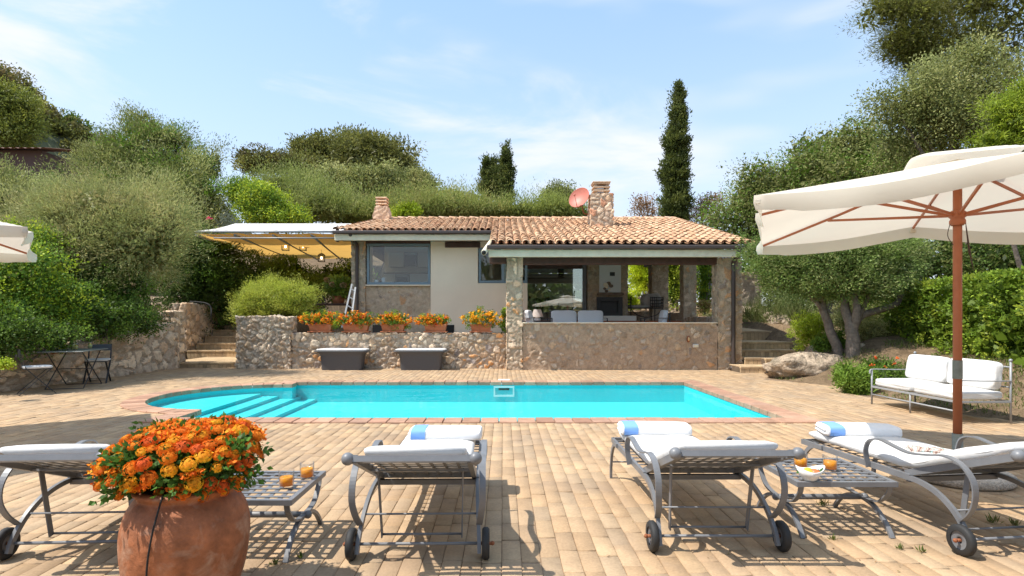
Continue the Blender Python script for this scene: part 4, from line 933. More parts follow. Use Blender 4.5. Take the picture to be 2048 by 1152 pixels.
# ------------------------------------------------------------------ parasols
def parasol(label, base, rz, a, b, zc=2.14, zm=2.27, ztop=2.60, with_base=True):
    t = thing('parasol', label, 'parasol', base, rz, 'cream square parasols'); RW = MAT['redwood']
    def rim(u, v):   # u,v in [-1,1] on the square border
        k = max(0, 1-abs(abs(u)-1)*1 if abs(v) >= 1 else 0)
    def surf(u, v):  # sagging pyramid: pleats between ribs
        x, y = u*a, v*b; m_ = max(abs(u), abs(v)); mn = min(abs(u), abs(v)); q = mn/max(m_, 1e-6)
        zr = zm+(zc-zm)*q**1.3-.055*math.sin(PI*q)*m_**2
        z = ztop+(zr-ztop)*m_**.92
        pull = 1-.035*math.sin(PI*q)*m_**3
        return Vector((x*pull, y*pull, z))
    mb = MB(); mb.grid(lambda s, r: surf(2*s-1, 2*r-1), 56, 56)
    cn = mb.build('canopy', MAT['cream'], t)
    mb = MB(); ring_ = []
    Nn = 44
    for side in range(4):
        for k in range(Nn):
            s = -1+2*k/Nn; ring_.append([(s, -1), (1, s), (-s, 1), (-1, -s)][side])
    vs = []
    for i, (u, v) in enumerate(ring_):
        p = surf(u, v); q = min(abs(u), abs(v)); sc = .125-.03*(1-abs(math.sin(PI*q*1.0)))*(1 if q > .85 else .35)
        nn = Vector((u if abs(u) > .999 else 0, v if abs(v) > .999 else 0, 0)).normalized(); fl = .009*math.sin(i*.31)+.004*math.sin(i*.9+1)-.02
        vs += [p+Vector((0, 0, .002)), p+nn*(.012+fl*.4)+Vector((0, 0, -sc*.5)), p+nn*(.004+fl)+Vector((0, 0, -sc))]
    n = len(ring_); mb.smooth = True; mb.add(vs, [(3*i+j, 3*((i+1) % n)+j, 3*((i+1) % n)+j+1, 3*i+j+1) for i in range(n) for j in (0, 1)]); mb.build('valance', MAT['cream'], cn)
    mb = MB(); mb.grid(lambda s, r: Vector(((2*s-1)*.36, (2*r-1)*.36, 2.665-.10*max(abs(2*s-1), abs(2*r-1))**1.2+.02*math.sin(r*7)*max(abs(2*s-1), abs(2*r-1)))), 18, 18); mb.build('vent_cap', MAT['cream'], cn)
    mb = MB(); mb.lathe([(.0001, .10), (.031, .1), (.031, 2.58), (.0001, 2.59)], seg=20); mb.build('pole', RW, t)
    mb = MB(); mb.lathe([(.042, 2.06), (.055, 2.075), (.055, 2.10), (.046, 2.115), (.06, 2.13), (.06, 2.165), (.042, 2.18)], seg=20); mb.build('hub', RW, t)
    for (u, v) in ((1, 1), (1, 0), (1, -1), (0, -1), (-1, -1), (-1, 0), (-1, 1), (0, 1)):
        mb = MB(); e = surf(u, v); ps = [Vector((u*.05, v*.05, 2.545))]+[surf(u*k/6, v*k/6)+Vector((0, 0, -.03)) for k in range(1, 6)]+[e*.985+Vector((0, 0, .015))]
        mb.bar([ps[0], ps[3], ps[6]], .014, .022); rb = mb.build('rib', RW, t)
        mb = MB(); d = Vector((u, v, 0)).normalized(); m_ = ps[3].lerp(ps[6], .12); mb.bar([d*.05+Vector((0, 0, 2.145)), m_+Vector((0, 0, -.012))], .016, .022); mb.build('strut', RW, rb)
        mb = MB(); mb.box(e*.985+Vector((0, 0, -.01)), (.05, .05, .045), bev=.01); mb.build('rib_pocket', MAT['cream'], rb)
    mb = MB()
    for k in range(4): mb.tube(spline([(.05, 0, 2.1), (.06+.01*k, .02*k-.03, 1.95-.03*k), (.075+.012*k, .01*k, 1.82-.04*k), (.055, 0, 2.05)], 5), .003, 5)
    mb.tube(spline([(-.045, 0, 2.09), (-.07, -.02, 1.98), (-.035, -.03, 1.90)], 5), .003, 5); mb.build('cord', MAT['beam'], t)
    mb = MB(); mb.lathe([(.037, .08), (.037, .37), (.033, .37)], seg=20); mb.build('sleeve', MAT['steel'], t); mb = MB(); mb.lathe([(.034, .815), (.034, .965)], seg=20); mb.build('joint_sleeve', MAT['steel'], t)
    if with_base: mb = MB(); mb.lathe([(.0001, 0.001), (.34, .001), (.365, .02), (.365, .07), (.34, .085), (.0001, .09)], seg=40, jit=.01); mb.build('base', MAT['gravel_stone'], t)
    return t
PC = gd(1915, 958); parasol('large cream parasol on red pole behind the right lounger', (PC.x, PC.y, 0), R(-24.3), 1.50, 1.50)
parasol('cream parasol of which one corner shows at the left edge', (-6.38, 5.45, 0), R(38), 1.45, 1.45)
# ------------------------------------------------------------------ cushions
def pillow(c, d, m=None, seed=0, e=.45, puff=.10):
    """soft box, rounded edges and slightly sagging faces"""
    mb = MB(); mb.smooth = True; n = 10; c = Vector(c)
    def f(axis, sg):
        a, b = [i for i in range(3) if i != axis]
        def g(u, v):
            q = [0, 0, 0]; q[axis] = sg; q[a] = (2*u-1); q[b] = (2*v-1)
            x = Vector(q); mx_ = [abs(t) for t in x]
            r = Vector([math.copysign(abs(t)**1.0, t) for t in x])
            # superellipsoid rounding
            p = 7.0; k = (sum(abs(t)**p for t in r))**(1/p); r = r/k
            th = min(range(3), key=lambda i: d[i]); oth = [i for i in range(3) if i != th]
            bul = 1+puff*(1-r[oth[0]]**2)*(1-r[oth[1]]**2)*3-.18*max(abs(r[oth[0]]), abs(r[oth[1]]))**6
            r[th] *= bul; w = noise.noise(Vector((r.x*2+seed, r.y*2, r.z*2)))*.03
            v_ = Vector((r.x*d[0]/2*(1+w), r.y*d[1]/2*(1+w), r.z*d[2]/2)); return ((m @ v_) if m else v_)+c
        return g
    for ax in range(3):
        for sg in (-1, 1): mb.grid(f(ax, sg), n, n)
    return mb
# ------------------------------------------------------------------ garden sofa (right)
t = thing('garden_sofa', 'grey metal garden sofa with white cushions in front of the hedge', 'sofa', (5.97, 7.88, 0))
I = MAT['iron_pale']; hl = .82; hw = .33
mb = MB()
for s in (-1, 1): mb.bar([(s*hw, -hl, .27), (s*hw, hl, .27)], .025, .025)
for s in (-1, 0, 1): mb.bar([(-hw, s*hl, .27), (hw, s*hl, .27)], .025, .024)
mb.tube([(-hw, -hl, .15), (-hw, hl, .15)], .011, 8); mb.build('seat_frame', I, t)
for x, y, z in ((-hw, -hl, .53), (-hw, hl, .53), (-hw, 0, .26), (hw, -hl, .77), (hw, hl, .77), (hw, 0, .26)):
    mb = MB(); mb.tube([(x, y, 0), (x, y, z)], .0125, 10); lg = mb.build('leg', I, t)
    if z > .7: mb = MB(); mb.ball((x, y, z+.015), .021, 10); mb.build('finial', I, lg)
for s in (-1, 1): mb = MB(); mb.bar(spline([(-hw-.03, s*hl, .47), (-hw-.02, s*hl, .52), (-hw+.05, s*hl, .535), (0, s*hl, .53), (hw, s*hl, .53)], 4), .028, .012, (0, 0, 1)); mb.build('arm_rail', I, t)
mb = MB(); mb.tube([(hw, -hl, .70), (hw, hl, .70)], .011, 8); mb.tube([(hw, -hl, .45), (hw, hl, .45)], .009, 8)
for k in range(1, 10): mb.tube([(hw, -hl+2*hl*k/10, .28), (hw, -hl+2*hl*k/10, .70)], .006, 6)
mb.build('backrest', I, t)
for s in (-1, 1):
    pillow((-.02, s*.405, .345), (.64, .80, .125), None, s, puff=.05).build('seat_cushion', MAT['cushion'], t)
    pillow((.215, s*.40, .585), (.15, .77, .37), Matrix.Rotation(R(9), 3, 'Y'), s+5, puff=.06).build('back_cushion', MAT['cushion'], t)

# ------------------------------------------------------------------ folding cafe set (left)
def bistro_chair(label, loc, rz):
    t = thing('folding_chair', label, 'chair', loc, rz, 'folding cafe chairs'); I = MAT['iron_dark']; w = .19
    for s in (-1, 1):
        mb = MB(); mb.bar([(s*w, .24, 0), (s*w, -.17, .46)], .010, .030, (s, 0, .01)); mb.bar([(s*w, -.17, .46), (s*w, -.26, .78)], .010, .026, (s, 0, .01)); mb.build('back_leg', I, t)
        mb = MB(); mb.bar([(s*(w-.016), -.26, 0), (s*(w-.016), .17, .43)], .010, .030, (s, 0, .01)); mb.build('front_leg', I, t)
    mb = MB(); mb.bx(-w, w, -.19, .19, .43, .445); mb.build('seat', I, t)
    for y in (-.20, .185): mb = MB(); mb.tube([(-w, y, .07), (w, y, .07)], .006, 6); mb.build('crossbar', I, t)
    mb = MB(); mb.bar([(-w, -.246, .71), (w, -.246, .71)], .012, .13); mb.build('backrest', MAT['slate'] if rz > 2 else I, t)
    pillow((0, 0, .467), (.40, .40, .045), None, 3, puff=.04).build('seat_cushion', MAT['cushion'], t); return t
bistro_chair('folding chair with white pad at the left end of the cafe table', (-8.13, 9.93, 0), R(-45))
bistro_chair('folding chair with navy back board behind the right end of the cafe table', (-8.28, 11.62, 0), R(204))
c = gd(145, 778); t = thing('cafe_table', 'square folding metal cafe table carrying lemonade', 'table', (-8.16, 10.84, 0), R(16)); I = MAT['iron_dark']; TC = t.location.copy()
mb = MB(); mb.bx(-.36, .36, -.58, .58, .695, .712, .004); mb.build('tabletop', MAT['slate'] if False else mat('grey_green_tabletop', (.17, .19, .18), .35), t)
for s in (-1, 1):
    for q in (-1, 1): mb = MB(); mb.tube([(s*.30, q*.42, .02), (s*.28, -q*.42, .69)], .010, 8); mb.build('leg', I, t)
for y, z in ((-.42, .02), (.42, .02), (0, .355)): mb = MB(); mb.tube([(-.30, y, z), (.30, y, z)], .008, 6); mb.build('stretcher', I, t)
lem = mat('lemon_water', (.80, .80, .42), .2, trans=.6); lemon = mat('lemon_slice', (.85, .70, .10), .5)
rot = Matrix.Rotation(R(16), 3, 'Z')
def lemonade(name, label, off, r, h, cat, neck=False):
    p = TC+rot @ Vector(off); p.z = .713; t = thing(name, label, cat, p); mb = MB()
    pr = [(.0001, 0), (r*.9, 0), (r, .02), (r, h*.6), (r*.75, h*.78), (r*.8, h), (r*.76, h), (r*.7, h*.78), (r*.94, h*.6), (r*.94, .02), (.0001, .012)] if neck else [(.0001, 0), (r*.8, 0), (r, h), (r*.95, h), (r*.76, .01), (.0001, .01)]
    mb.lathe(pr, seg=20); mb.build('glass_body', MAT['glass'], t)
    mb = MB(); mb.lathe([(.0001, .013), (r*.74, .014), (r*.88, h*.55), (.0001, h*.56)], seg=20); mb.build('lemonade', lem, t)
    rn = random.Random(label)
    for k in range(3): mb = MB(); mb.lathe([(.0001, .003), (r*.6, .003), (r*.6, -.003), (.0001, -.003)], (0, 0, 0), 14, Matrix.Rotation(rn.uniform(.8, 1.8), 3, 'X') @ Matrix.Rotation(rn.uniform(0, 3), 3, 'Y')); mb.build('lemon_slice', lemon, t, (rn.uniform(-.3, .3)*r, rn.uniform(-.3, .3)*r, h*(.25+.17*k)))
    rng = np.random.default_rng(2); V = leafquads(rng, np.tile([[0, 0, h*.95]], (9, 1))+rng.normal(size=(9, 3))*r*.3, unit(rng.normal(size=(9, 3))+np.array([0, 0, 1.5])), .035, .02, None); quads('mint', V, np.tile([[.10, .20, .04]], (9, 1)), t)
    if neck: mb = MB(); mb.tube(spline([(r, 0, h*.25), (r*1.7, 0, h*.35), (r*1.7, 0, h*.75), (r*.8, 0, h*.88)], 5), .008, 8); mb.build('handle', MAT['glass'], t)
lemonade('lemonade_jug', 'glass jug of lemonade with lemon slices on the cafe table', (-.05, .02, 0), .062, .23, 'jug', True)
lemonade('lemonade_glass', 'glass of lemonade right beside the jug on the cafe table', (.06, -.10, 0), .038, .13, 'glass')
lemonade('lemonade_glass', 'glass of lemonade with mint at the right end of the cafe table', (.10, .42, 0), .042, .14, 'glass')

# ------------------------------------------------------------------ two grey resin benches
def bench(label, px0, px1):
    D = 14.35; x0 = (px0-CX)*D/F; x1 = (px1-CX)*D/F; c = (x0+x1)/2
    t = thing('resin_bench', label, 'bench', (c, D+.28, 0), 0, 'flared grey benches with white pads'); mb = MB(); mb.smooth = True
    def sec(wx, wy, z): return [Vector((math.copysign(abs(math.cos(a))**.25, math.cos(a))*wx, math.copysign(abs(math.sin(a))**.25, math.sin(a))*wy, z)) for a in [2*PI*k/32 for k in range(32)]]
    rows = [sec(.50, .20, 0), sec(.515, .21, .1), sec(.53, .23, .34), sec(.55, .245, .40), sec(.62, .27, .455), sec(.70, .285, .475), sec(.70, .285, .49), sec(.66, .26, .485), sec(.3, .1, .485)]
    vs = [v for r in rows for v in r]; mb.add(vs, [(i*32+j, i*32+(j+1) % 32, (i+1)*32+(j+1) % 32, (i+1)*32+j) for i in range(len(rows)-1) for j in range(32)]); mb.build('body', MAT['resin'], t)
    pillow((0, 0, .515), (1.28, .50, .055), None, px0, puff=.03).build('pad', MAT['cushion'], t)
bench('flared grey bench with white pad below the leftmost flower boxes', 624, 736); bench('flared grey bench with white pad below the middle flower boxes', 785, 894)

# ------------------------------------------------------------------ flower boxes on the planter wall
OR = [(.85, .26, .02), (.88, .42, .02), (.80, .14, .02), (.92, .55, .03), (.75, .09, .03)]
def florets(rng, P, r, cols):
    n = len(P); up = unit(rng.normal(size=(n, 3))*.8+np.array([0, -.25, .8])); a = unit(np.cross(up, rng.normal(size=(n, 3)))); b = np.cross(up, a); r = r*rng.uniform(.7, 1.3, (n, 1))
    V = np.stack([P+a*r, P+b*r+up*r*.3, P-a*r, P-b*r+up*r*.3], 1); C = np.array(cols)[rng.integers(0, len(cols), n)]*rng.uniform(.85, 1.1, (n, 1)); return V, C
def flowerbox(label, px0, px1, fx0, fx1, ytop, seed, mix):
    D = 15.02; x0 = (px0-CX)*D/F; x1 = (px1-CX)*D/F; c = (x0+x1)/2; w = (x1-x0)/2; z = .95
    t = thing('flower_box', label, 'flower box', (c, D+.06, z), 0, 'terracotta flower boxes on the planter wall')
    def trough(mb, wb, wt, db, dt, z0, z1):
        mb.add([(-wb, -db, z0), (wb, -db, z0), (wb, db, z0), (-wb, db, z0), (-wt, -dt, z1), (wt, -dt, z1), (wt, dt, z1), (-wt, dt, z1)], [(0, 1, 5, 4), (1, 2, 6, 5), (2, 3, 7, 6), (3, 0, 4, 7), (4, 5, 6, 7), (3, 2, 1, 0)])
    mb = MB(); trough(mb, w*.84, w*.96, .10, .12, .03, .20); mb.bx(-w, w, -.13, .13, .175, .215, .008); mb.build('box', MAT['terracotta'], t)
    mb = MB(); mb.bx(-w*1.02, w*1.02, -.145, .145, 0, .03, .008); mb.build('saucer', MAT['terracotta'], t)
    rng = np.random.default_rng(seed); fc = ((fx0+fx1)/2-CX)*D/F-c; fw = (fx1-fx0)/2*D/F; h = (664-ytop)*D/F-.08
    lobes = [(fc+fw*u, 0, .20+h*.30, fw*.52, .22, h*k) for u, k in ((-.48, .50), (0, .68), (.48, .55))]
    lobes = [(l[0], l[1], l[2], l[3], l[4], l[5]*.92) for l in lobes]; V, C = foliage(lobes, 1300, .045, .03, G_MID+G_LIME[:1], seed, clump=.10, up=.4, inner=.1, zmin=.06); quads('foliage', V, C, t)
    n = 1250; d = unit(rng.normal(size=(n, 3))); d[:, 2] = np.abs(d[:, 2])*.9+rng.normal(size=n)*.25; Lb = np.array(lobes)[rng.integers(0, 3, n)]
    cl = rng.integers(0, 105, n); dc = unit(rng.normal(size=(105, 3))); dc[:, 1] = -np.abs(dc[:, 1]); dc[:, 2] = dc[:, 2]*.8+.15; lc = np.array(lobes)[rng.integers(0, 3, 105)]
    P = lc[cl, :3]+dc[cl]*lc[cl, 3:6]*1.03+rng.normal(size=(n, 3))*.017
    V, C = florets(rng, P, .017, mix); tag(quads('blossom', V, C, t, MAT['petal']), kind='stuff')
YE = [(.92, .55, .03), (.90, .45, .02), (.88, .36, .02)]; RE = [(.75, .09, .03), (.80, .14, .02), (.92, .50, .03), (.88, .3, .02)]
flowerbox('terracotta flower box with red and orange lantana, leftmost on the wall', 617, 665, 598, 690, 628, 61, RE+YE)
flowerbox('terracotta flower box with red lantana, second from the left on the wall', 685, 738, 676, 748, 628, 62, RE)
flowerbox('terracotta flower box with orange lantana, middle one on the wall', 762, 810, 750, 822, 631, 63, YE+RE)
flowerbox('terracotta flower box with low orange lantana, fourth from the left', 848, 894, 830, 898, 634, 64, OR)
flowerbox('terracotta flower box with tall yellow lantana, rightmost on the wall', 940, 984, 920, 1006, 624, 65, YE)

# ------------------------------------------------------------------ big terracotta pot of lantana
PT = (-1.455, 2.62); t = thing('terracotta_pot', 'big weathered terracotta jar overflowing with orange lantana', 'pot', (PT[0], PT[1], 0))
mb = MB(); pr = [(.0001, 0), (.20, 0), (.225, .02), (.262, .09), (.290, .19), (.303, .29), (.300, .37), (.278, .44), (.245, .485), (.226, .50), (.232, .515), (.246, .527), (.243, .54), (.215, .545), (.205, .52), (.20, .46), (.0001, .45)]
pr = [(r*.88, z) for r, z in pr]; pr = [tuple(v[:2]) for v in spline([(r, z, 0) for r, z in pr], 2)]; pr = [(max(r, .0001), z) for r, z in pr]
mb.lathe(pr, seg=56, jit=.018); mb.build('jar', MAT['pot'], t)
mb = MB(); ang = R(-98); hp = lambda r, z, a: (r*math.cos(a), r*math.sin(a), z)
mb.tube(spline([hp(.212, .55, R(-86)), hp(.238, .50, R(-87)), hp(.268, .41, R(-89)), hp(.276, .30, R(-92)), hp(.264, .18, R(-95)), hp(.240, .08, R(-97)), hp(.22, 0, R(-98))], 6), .004, 8); mb.build('irrigation_tube', MAT['black'], t)
lob = [(-.03, 0, .665, .285, .28, .13), (-.15, -.03, .63, .19, .22, .12), (.10, -.03, .65, .22, .23, .13), (.10, .05, .725, .19, .20, .09), (-.07, .05, .715, .21, .20, .09)]
V, C = foliage(lob, 6200, .036, .022, [(.03, .075, .018), (.042, .10, .022), (.024, .06, .016)], 71, clump=.06, up=.3, inner=.14, zmin=.53, nclump=260, spread=.7, bigk=1.3); quads('foliage', V, C, t)
FLOW = [(.86, .22, .018), (.87, .28, .02), (.82, .16, .02), (.88, .36, .02)]
vari = []
for s in range(5):
    rng = np.random.default_rng(80+s); n = 84; d = unit(rng.normal(size=(n, 3))); d[:, 2] = np.abs(d[:, 2]); d = unit(d); P = d*np.array([.036, .036, .015])
    up = unit(d+rng.normal(size=(n, 3))*.15); a = unit(np.cross(up, rng.normal(size=(n, 3)))); b = np.cross(up, a); VV = []; CC = []
    core = FLOW[s % 4]; edge = [(.88, .36, .02), (.86, .26, .02), (.80, .15, .03), (.92, .50, .03), (.85, .22, .02)][s]
    for k in range(4):      # four petals per floret
        an = k*PI/2+.3; u = a*math.cos(an)+b*math.sin(an); w = -a*math.sin(an)+b*math.cos(an); r = .0060
        VV.append(np.stack([P, P+u*r*.8+w*r*.55+up*r*.25, P+u*r*1.35+up*r*.1, P+u*r*.8-w*r*.55+up*r*.25], 1))
        cc = np.where((d[:, 2:3] > .72), np.array([core]), np.array([edge])) if s % 2 else np.where((d[:, 2:3] > .72), np.array([edge]), np.array([core])); CC.append(cc*rng.uniform(.85, 1.1, (n, 1)))
    q_ = 10; an = np.arange(q_)*2*PI/q_; rim_ = np.stack([.025*np.cos(an), .025*np.sin(an), np.full(q_, .001)], 1); cen_ = np.tile([[0, 0, .011]], (q_, 1)); nx_ = np.roll(rim_, -1, 0); VV.append(np.stack([cen_, rim_, (rim_+nx_)/2*1.0, nx_], 1)); CC.append(np.tile([np.array(edge)*.75], (q_, 1)))
    V = np.concatenate(VV); C = np.concatenate(CC)
    o = quads('flower_head', V, C, t, MAT['petal'])
    vari.append(o)
rn = random.Random(12); placed = 0; spots = []
tries = 0
while placed < 99 and tries < 20000:
    tries += 1; l = rn.choice(lob); d = Vector((rn.gauss(0, 1), rn.gauss(-.55, 1), rn.gauss(.45, .8))).normalized(); p = Vector((l[0]+d.x*l[3]*1.04, l[1]+d.y*l[4]*1.04, l[2]+d.z*l[5]*1.08))
    if p.z < .53: continue
    if any(((p.x-q[0])/q[3])**2+((p.y-q[1])/q[4])**2+((p.z-q[2])/q[5])**2 < .93 for q in lob): continue
    if any((p-s_).length < (.034 if p.z > .70 else .047) for s_ in spots): continue
    if p.z < .58 and rn.random() < .35: continue
    if p.y > .15 and rn.random() < .5: continue
    o = vari[placed] if placed < 5 else vari[rn.randrange(5)].copy()
    if placed >= 5: link(o, t)
    o.location = p; n_ = (d+Vector((0, -.1, .75))).normalized(); o.rotation_euler = (n_.to_track_quat('Z', 'Y') @ Matrix.Rotation(rn.uniform(0, 6), 3, 'Z').to_quaternion()).to_euler(); k = rn.uniform(.60, 1.02); o.scale = (k, k, k*rn.uniform(.9, 1.3))
    spots.append(p); placed += 1

rng = np.random.default_rng(77); MV = []; MC = []      # the remaining small heads, past the hundred that show largest
for k in range(520):
    l = lob[rng.integers(0, len(lob))]; d = rng.normal(size=3)+np.array([0, .1, .9]); d /= np.linalg.norm(d); p = np.array([l[0]+d[0]*l[3], l[1]+d[1]*l[4], l[2]+d[2]*l[5]*1.05])
    if p[2] < .58 or any(((p[0]-q[0])/q[3])**2+((p[1]-q[1])/q[4])**2+((p[2]-q[2])/q[5])**2 < .90 for q in lob) or min((Vector(p)-s_).length for s_ in spots) < .034: continue
    P = rng.normal(size=(44, 3))*np.array([.015, .015, .006])+p; V, C = florets(rng, P, .0085, FLOW); MV.append(V); MC.append(C)
if MV: tag(quads('small_flower_heads', np.concatenate(MV), np.concatenate(MC), t, MAT['petal']), kind='stuff')

# ------------------------------------------------------------------ pergola awning with lanterns
t = thing('awning', 'white and ochre canvas awning on a tubular frame left of the house', 'awning', (-7, 18, 1.2)); AO = Vector((-7, 18, 1.2))
def A(px, py, D): return at(px, py, D)-AO
fl, fr_, bl_, br_ = A(392, 466, 17.2), A(700, 466, 17.2), A(545, 516, 24.5), A(730, 516, 24.5)
mb = MB(); mb.grid(lambda u, v: (fl.lerp(fr_, u)).lerp(bl_.lerp(br_, u), v)+Vector((0, 0, -.10*math.sin(PI*v)-.03*math.sin(PI*((u*4) % 1)))), 24, 12); mb.build('lower_canvas', MAT['ochre'], t)
tl, tr = A(470, 447, 19.2), A(760, 447, 19.2); f2, fr2 = A(388, 462, 17.1), A(705, 462, 17.1)
mb = MB(); mb.grid(lambda u, v: f2.lerp(fr2, u).lerp(tl.lerp(tr, u), v)+Vector((0, 0, -.05*math.sin(PI*v)+.02*math.sin(u*40)*(1-v))), 40, 6); mb.build('upper_canvas', MAT['white_canvas'], t)
mb = MB(); mb.tube([f2+Vector((0, 0, -.02)), fr2+Vector((0, 0, -.02))], .03, 8); mb.tube([A(428, 476, 17.1), A(705, 476, 17.1)], .022, 8)
for k in range(5):
    u = k/4; a = fl.lerp(fr_, u); b = bl_.lerp(br_, u); mb.tube([a+Vector((0, 0, -.07)), b+Vector((0, 0, -.10))], .035, 8)
mb.tube([bl_, br_], .03, 8)
for k in range(14):
    u = k/14; mb.tube([f2.lerp(fr2, u)+Vector((0, 0, -.03)), A(428+277*(u+.035), 476, 17.1)], .007, 5)
mb.tube([bl_, (bl_.x, bl_.y, 0)], .03, 8); mb.build('frame', MAT['iron_pale'], t)
bulb = bpy.data.materials.new('lit_bulb'); bulb.use_nodes = True; q = bulb.node_tree.nodes['Principled BSDF']; q.inputs['Emission Color'].default_value = (1, .62, .25, 1); q.inputs['Emission Strength'].default_value = 9
for px, py, D, lab in ((571, 493, 19.5, 'lit square iron lantern hanging leftmost under the awning'), (606, 493, 19.8, 'lit square iron lantern in the middle under the awning'), (643, 516, 20.5, 'square iron lantern hanging lowest near the house corner')):
    p = at(px, py, D); l = thing('hanging_lantern', lab, 'lantern', p, R(12), 'lanterns under the awning'); mb = MB(); s = .105
    for a in (-s, s):
        for b in (-s, s): mb.bx(a-.008, a+.008, b-.008, b+.008, -.13, .10)
    for z in (-.13, .10):
        for a in (-s, s): mb.bx(a-.009, a+.009, -s-.009, s+.009, z-.009, z+.009); mb.bx(-s-.009, s+.009, a-.008, a+.008, z-.008, z+.008)
    mb.lathe([(.14, .10), (.05, .17), (.0001, .18)], seg=4); mb.build('cage', MAT['iron_dark'], l)
    top = 3.95-p.z; mb = MB(); mb.tube([(0, 0, .17), (0, 0, max(.3, at(px, py-30, D).z-p.z))], .006, 5); mb.build('chain', MAT['iron_dark'], l)
    mb = MB(); mb.ball((0, 0, 0), .035, 10, (1, 1, 1.3)); mb.build('bulb', bulb, l)
# table, chairs, ladder and hydrangea under the awning
t = thing('dining_table', 'dark wooden table in the shade under the awning', 'table', at(675, 640, 18.6)+Vector((0, 0, 0))); t.location.z = 1.05
mb = MB(); mb.bx(-.75, .65, -.5, .5, .70, .75, .01); mb.build('tabletop', MAT['beam'], t)
for x in (-.68, .58):
    for y in (-.42, .42): mb = MB(); mb.bx(x-.035, x+.035, y-.035, y+.035, 0, .70, .005); mb.build('leg', MAT['beam'], t)
def iron_chair(label, loc, rz, group, sc=1):
    t = thing('iron_chair', label, 'chair', loc, rz, group); I = MAT['iron_dark']; w = .2
    mb = MB(); mb.lathe([(.0001, .45), (.22, .45), (.22, .47), (.0001, .47)], seg=20); mb.build('seat', I, t)
    for s in (-1, 1):
        for q in (-1, 1): mb = MB(); mb.tube(spline([(s*.19, q*.18, .45), (s*.16, q*.15, .25), (s*.21, q*.22, 0)], 4), .010, 6); mb.build('leg', I, t)
    mb = MB(); mb.tube(spline([(-w, -.2, .45), (-w*1.1, -.24, .8), (-w*.6, -.27, 1.0), (0, -.28, 1.06), (w*.6, -.27, 1.0), (w*1.1, -.24, .8), (w, -.2, .45)], 5), .011, 6)
    mb.tube(spline([(-w*.5, -.22, .5), (-w*.5, -.25, .8), (0, -.27, .92), (w*.5, -.25, .8), (w*.5, -.22, .5)], 5), .008, 6); mb.tube([(-w*1.05, -.24, .75), (w*1.05, -.24, .75)], .007, 5); mb.tube([(-w, -.22, .6), (w, -.22, .6)], .007, 5); mb.build('backrest', I, t); return t
iron_chair('dark iron chair tucked under the shaded wooden table', (-5.95, 18.0, 1.0), R(160), 'iron chairs under the awning'); iron_chair('dark iron chair right of the shaded wooden table near the ladder', (-4.95, 18.4, 1.0), R(100), 'iron chairs under the awning')
t = thing('ladder', 'white folding ladder leaning at the corner of the house', 'ladder', (-4.86, 16.4, .9)); 
P0, P1 = at(684, 655, 16.2)-t.location, at(704, 568, 16.9)-t.location; Q = Vector((-.26, .12, 0))
for i, (a, b) in enumerate(((P0, P1), (P0+Q*-1.0+Vector((0, 0, -.1)), P1+Q*-.45+Vector((0, 0, -.1))))): mb = MB(); mb.bar([a, b], .045, .025, (0, -1, 0)); mb.build('rail', MAT['iron_pale'], t)
for k in range(5): u = (k+.5)/5; mb = MB(); mb.bar([P0.lerp(P1, u), (P0-Q).lerp(P1-Q*.45, u)+Vector((0, 0, -.1))], .04, .02); mb.build('rung', MAT['iron_pale'], t)
t = thing('hydrangea_pot', 'potted hydrangea with tan flower heads on the shaded table', 'potted plant', (-5.42, 18.75, 1.80)); mb = MB(); mb.lathe([(.0001, 0), (.16, 0), (.22, .26), (.20, .26), (.0001, .24)], seg=20); mb.build('pot', MAT['terracotta'], t)
V, C = foliage([(0, 0, .55, .5, .35, .42)], 900, .12, .08, [(.10, .17, .04), (.14, .20, .05)], 5, clump=.15, zmin=.25); quads('foliage', V, C, t)
for p in ((-.10, -.30, .62), (.24, -.28, .60), (-.32, -.15, .78)):
    rng = np.random.default_rng(9); V, C = florets(rng, unit(rng.normal(size=(160, 3)))*.11*np.array([1, 1, .75])+np.array(p), .022, [(.50, .36, .20), (.58, .42, .24)]); quads('flower_head', V, C, t, MAT['petal'])
t = thing('wood_screen', 'weathered wooden screen panel beside the house corner under the awning', 'screen', (-5.35, 20.2, 1.2)); mb = MB()
for k in range(5): mb.bx(-.18+.1*k, -.09+.1*k, -.02, .02, 0, 1.45+.03*(k % 2), .005)
mb.build('boards', MAT['wood'], t); mb = MB(); mb.bx(-.2, .33, .021, .05, .3, .38); mb.bx(-.2, .33, .021, .05, 1.0, 1.08); mb.build('batten', MAT['wood'], t)
t = thing('garden_hose', 'black hose draped over the wall and along the left steps', 'hose', (-9.7, 17.4, 1.8)); mb = MB(); hp_ = [at(418, 607, 17.5), at(424, 616, 17.45), at(423, 640, 17.46)+Vector((0, 0, .0)), Vector((-8.9, 19.52, 1.30)), Vector((-8.3, 19.3, 1.25))]
mb.tube([p-t.location for p in spline([at(380, 603, 17.8), at(410, 606, 17.5), at(422, 615, 17.44), at(423, 638, 17.44), at(430, 648, 18.9), at(470, 650, 19.0)], 6)], .022, 8); mb.build('hose', MAT['black'], t)

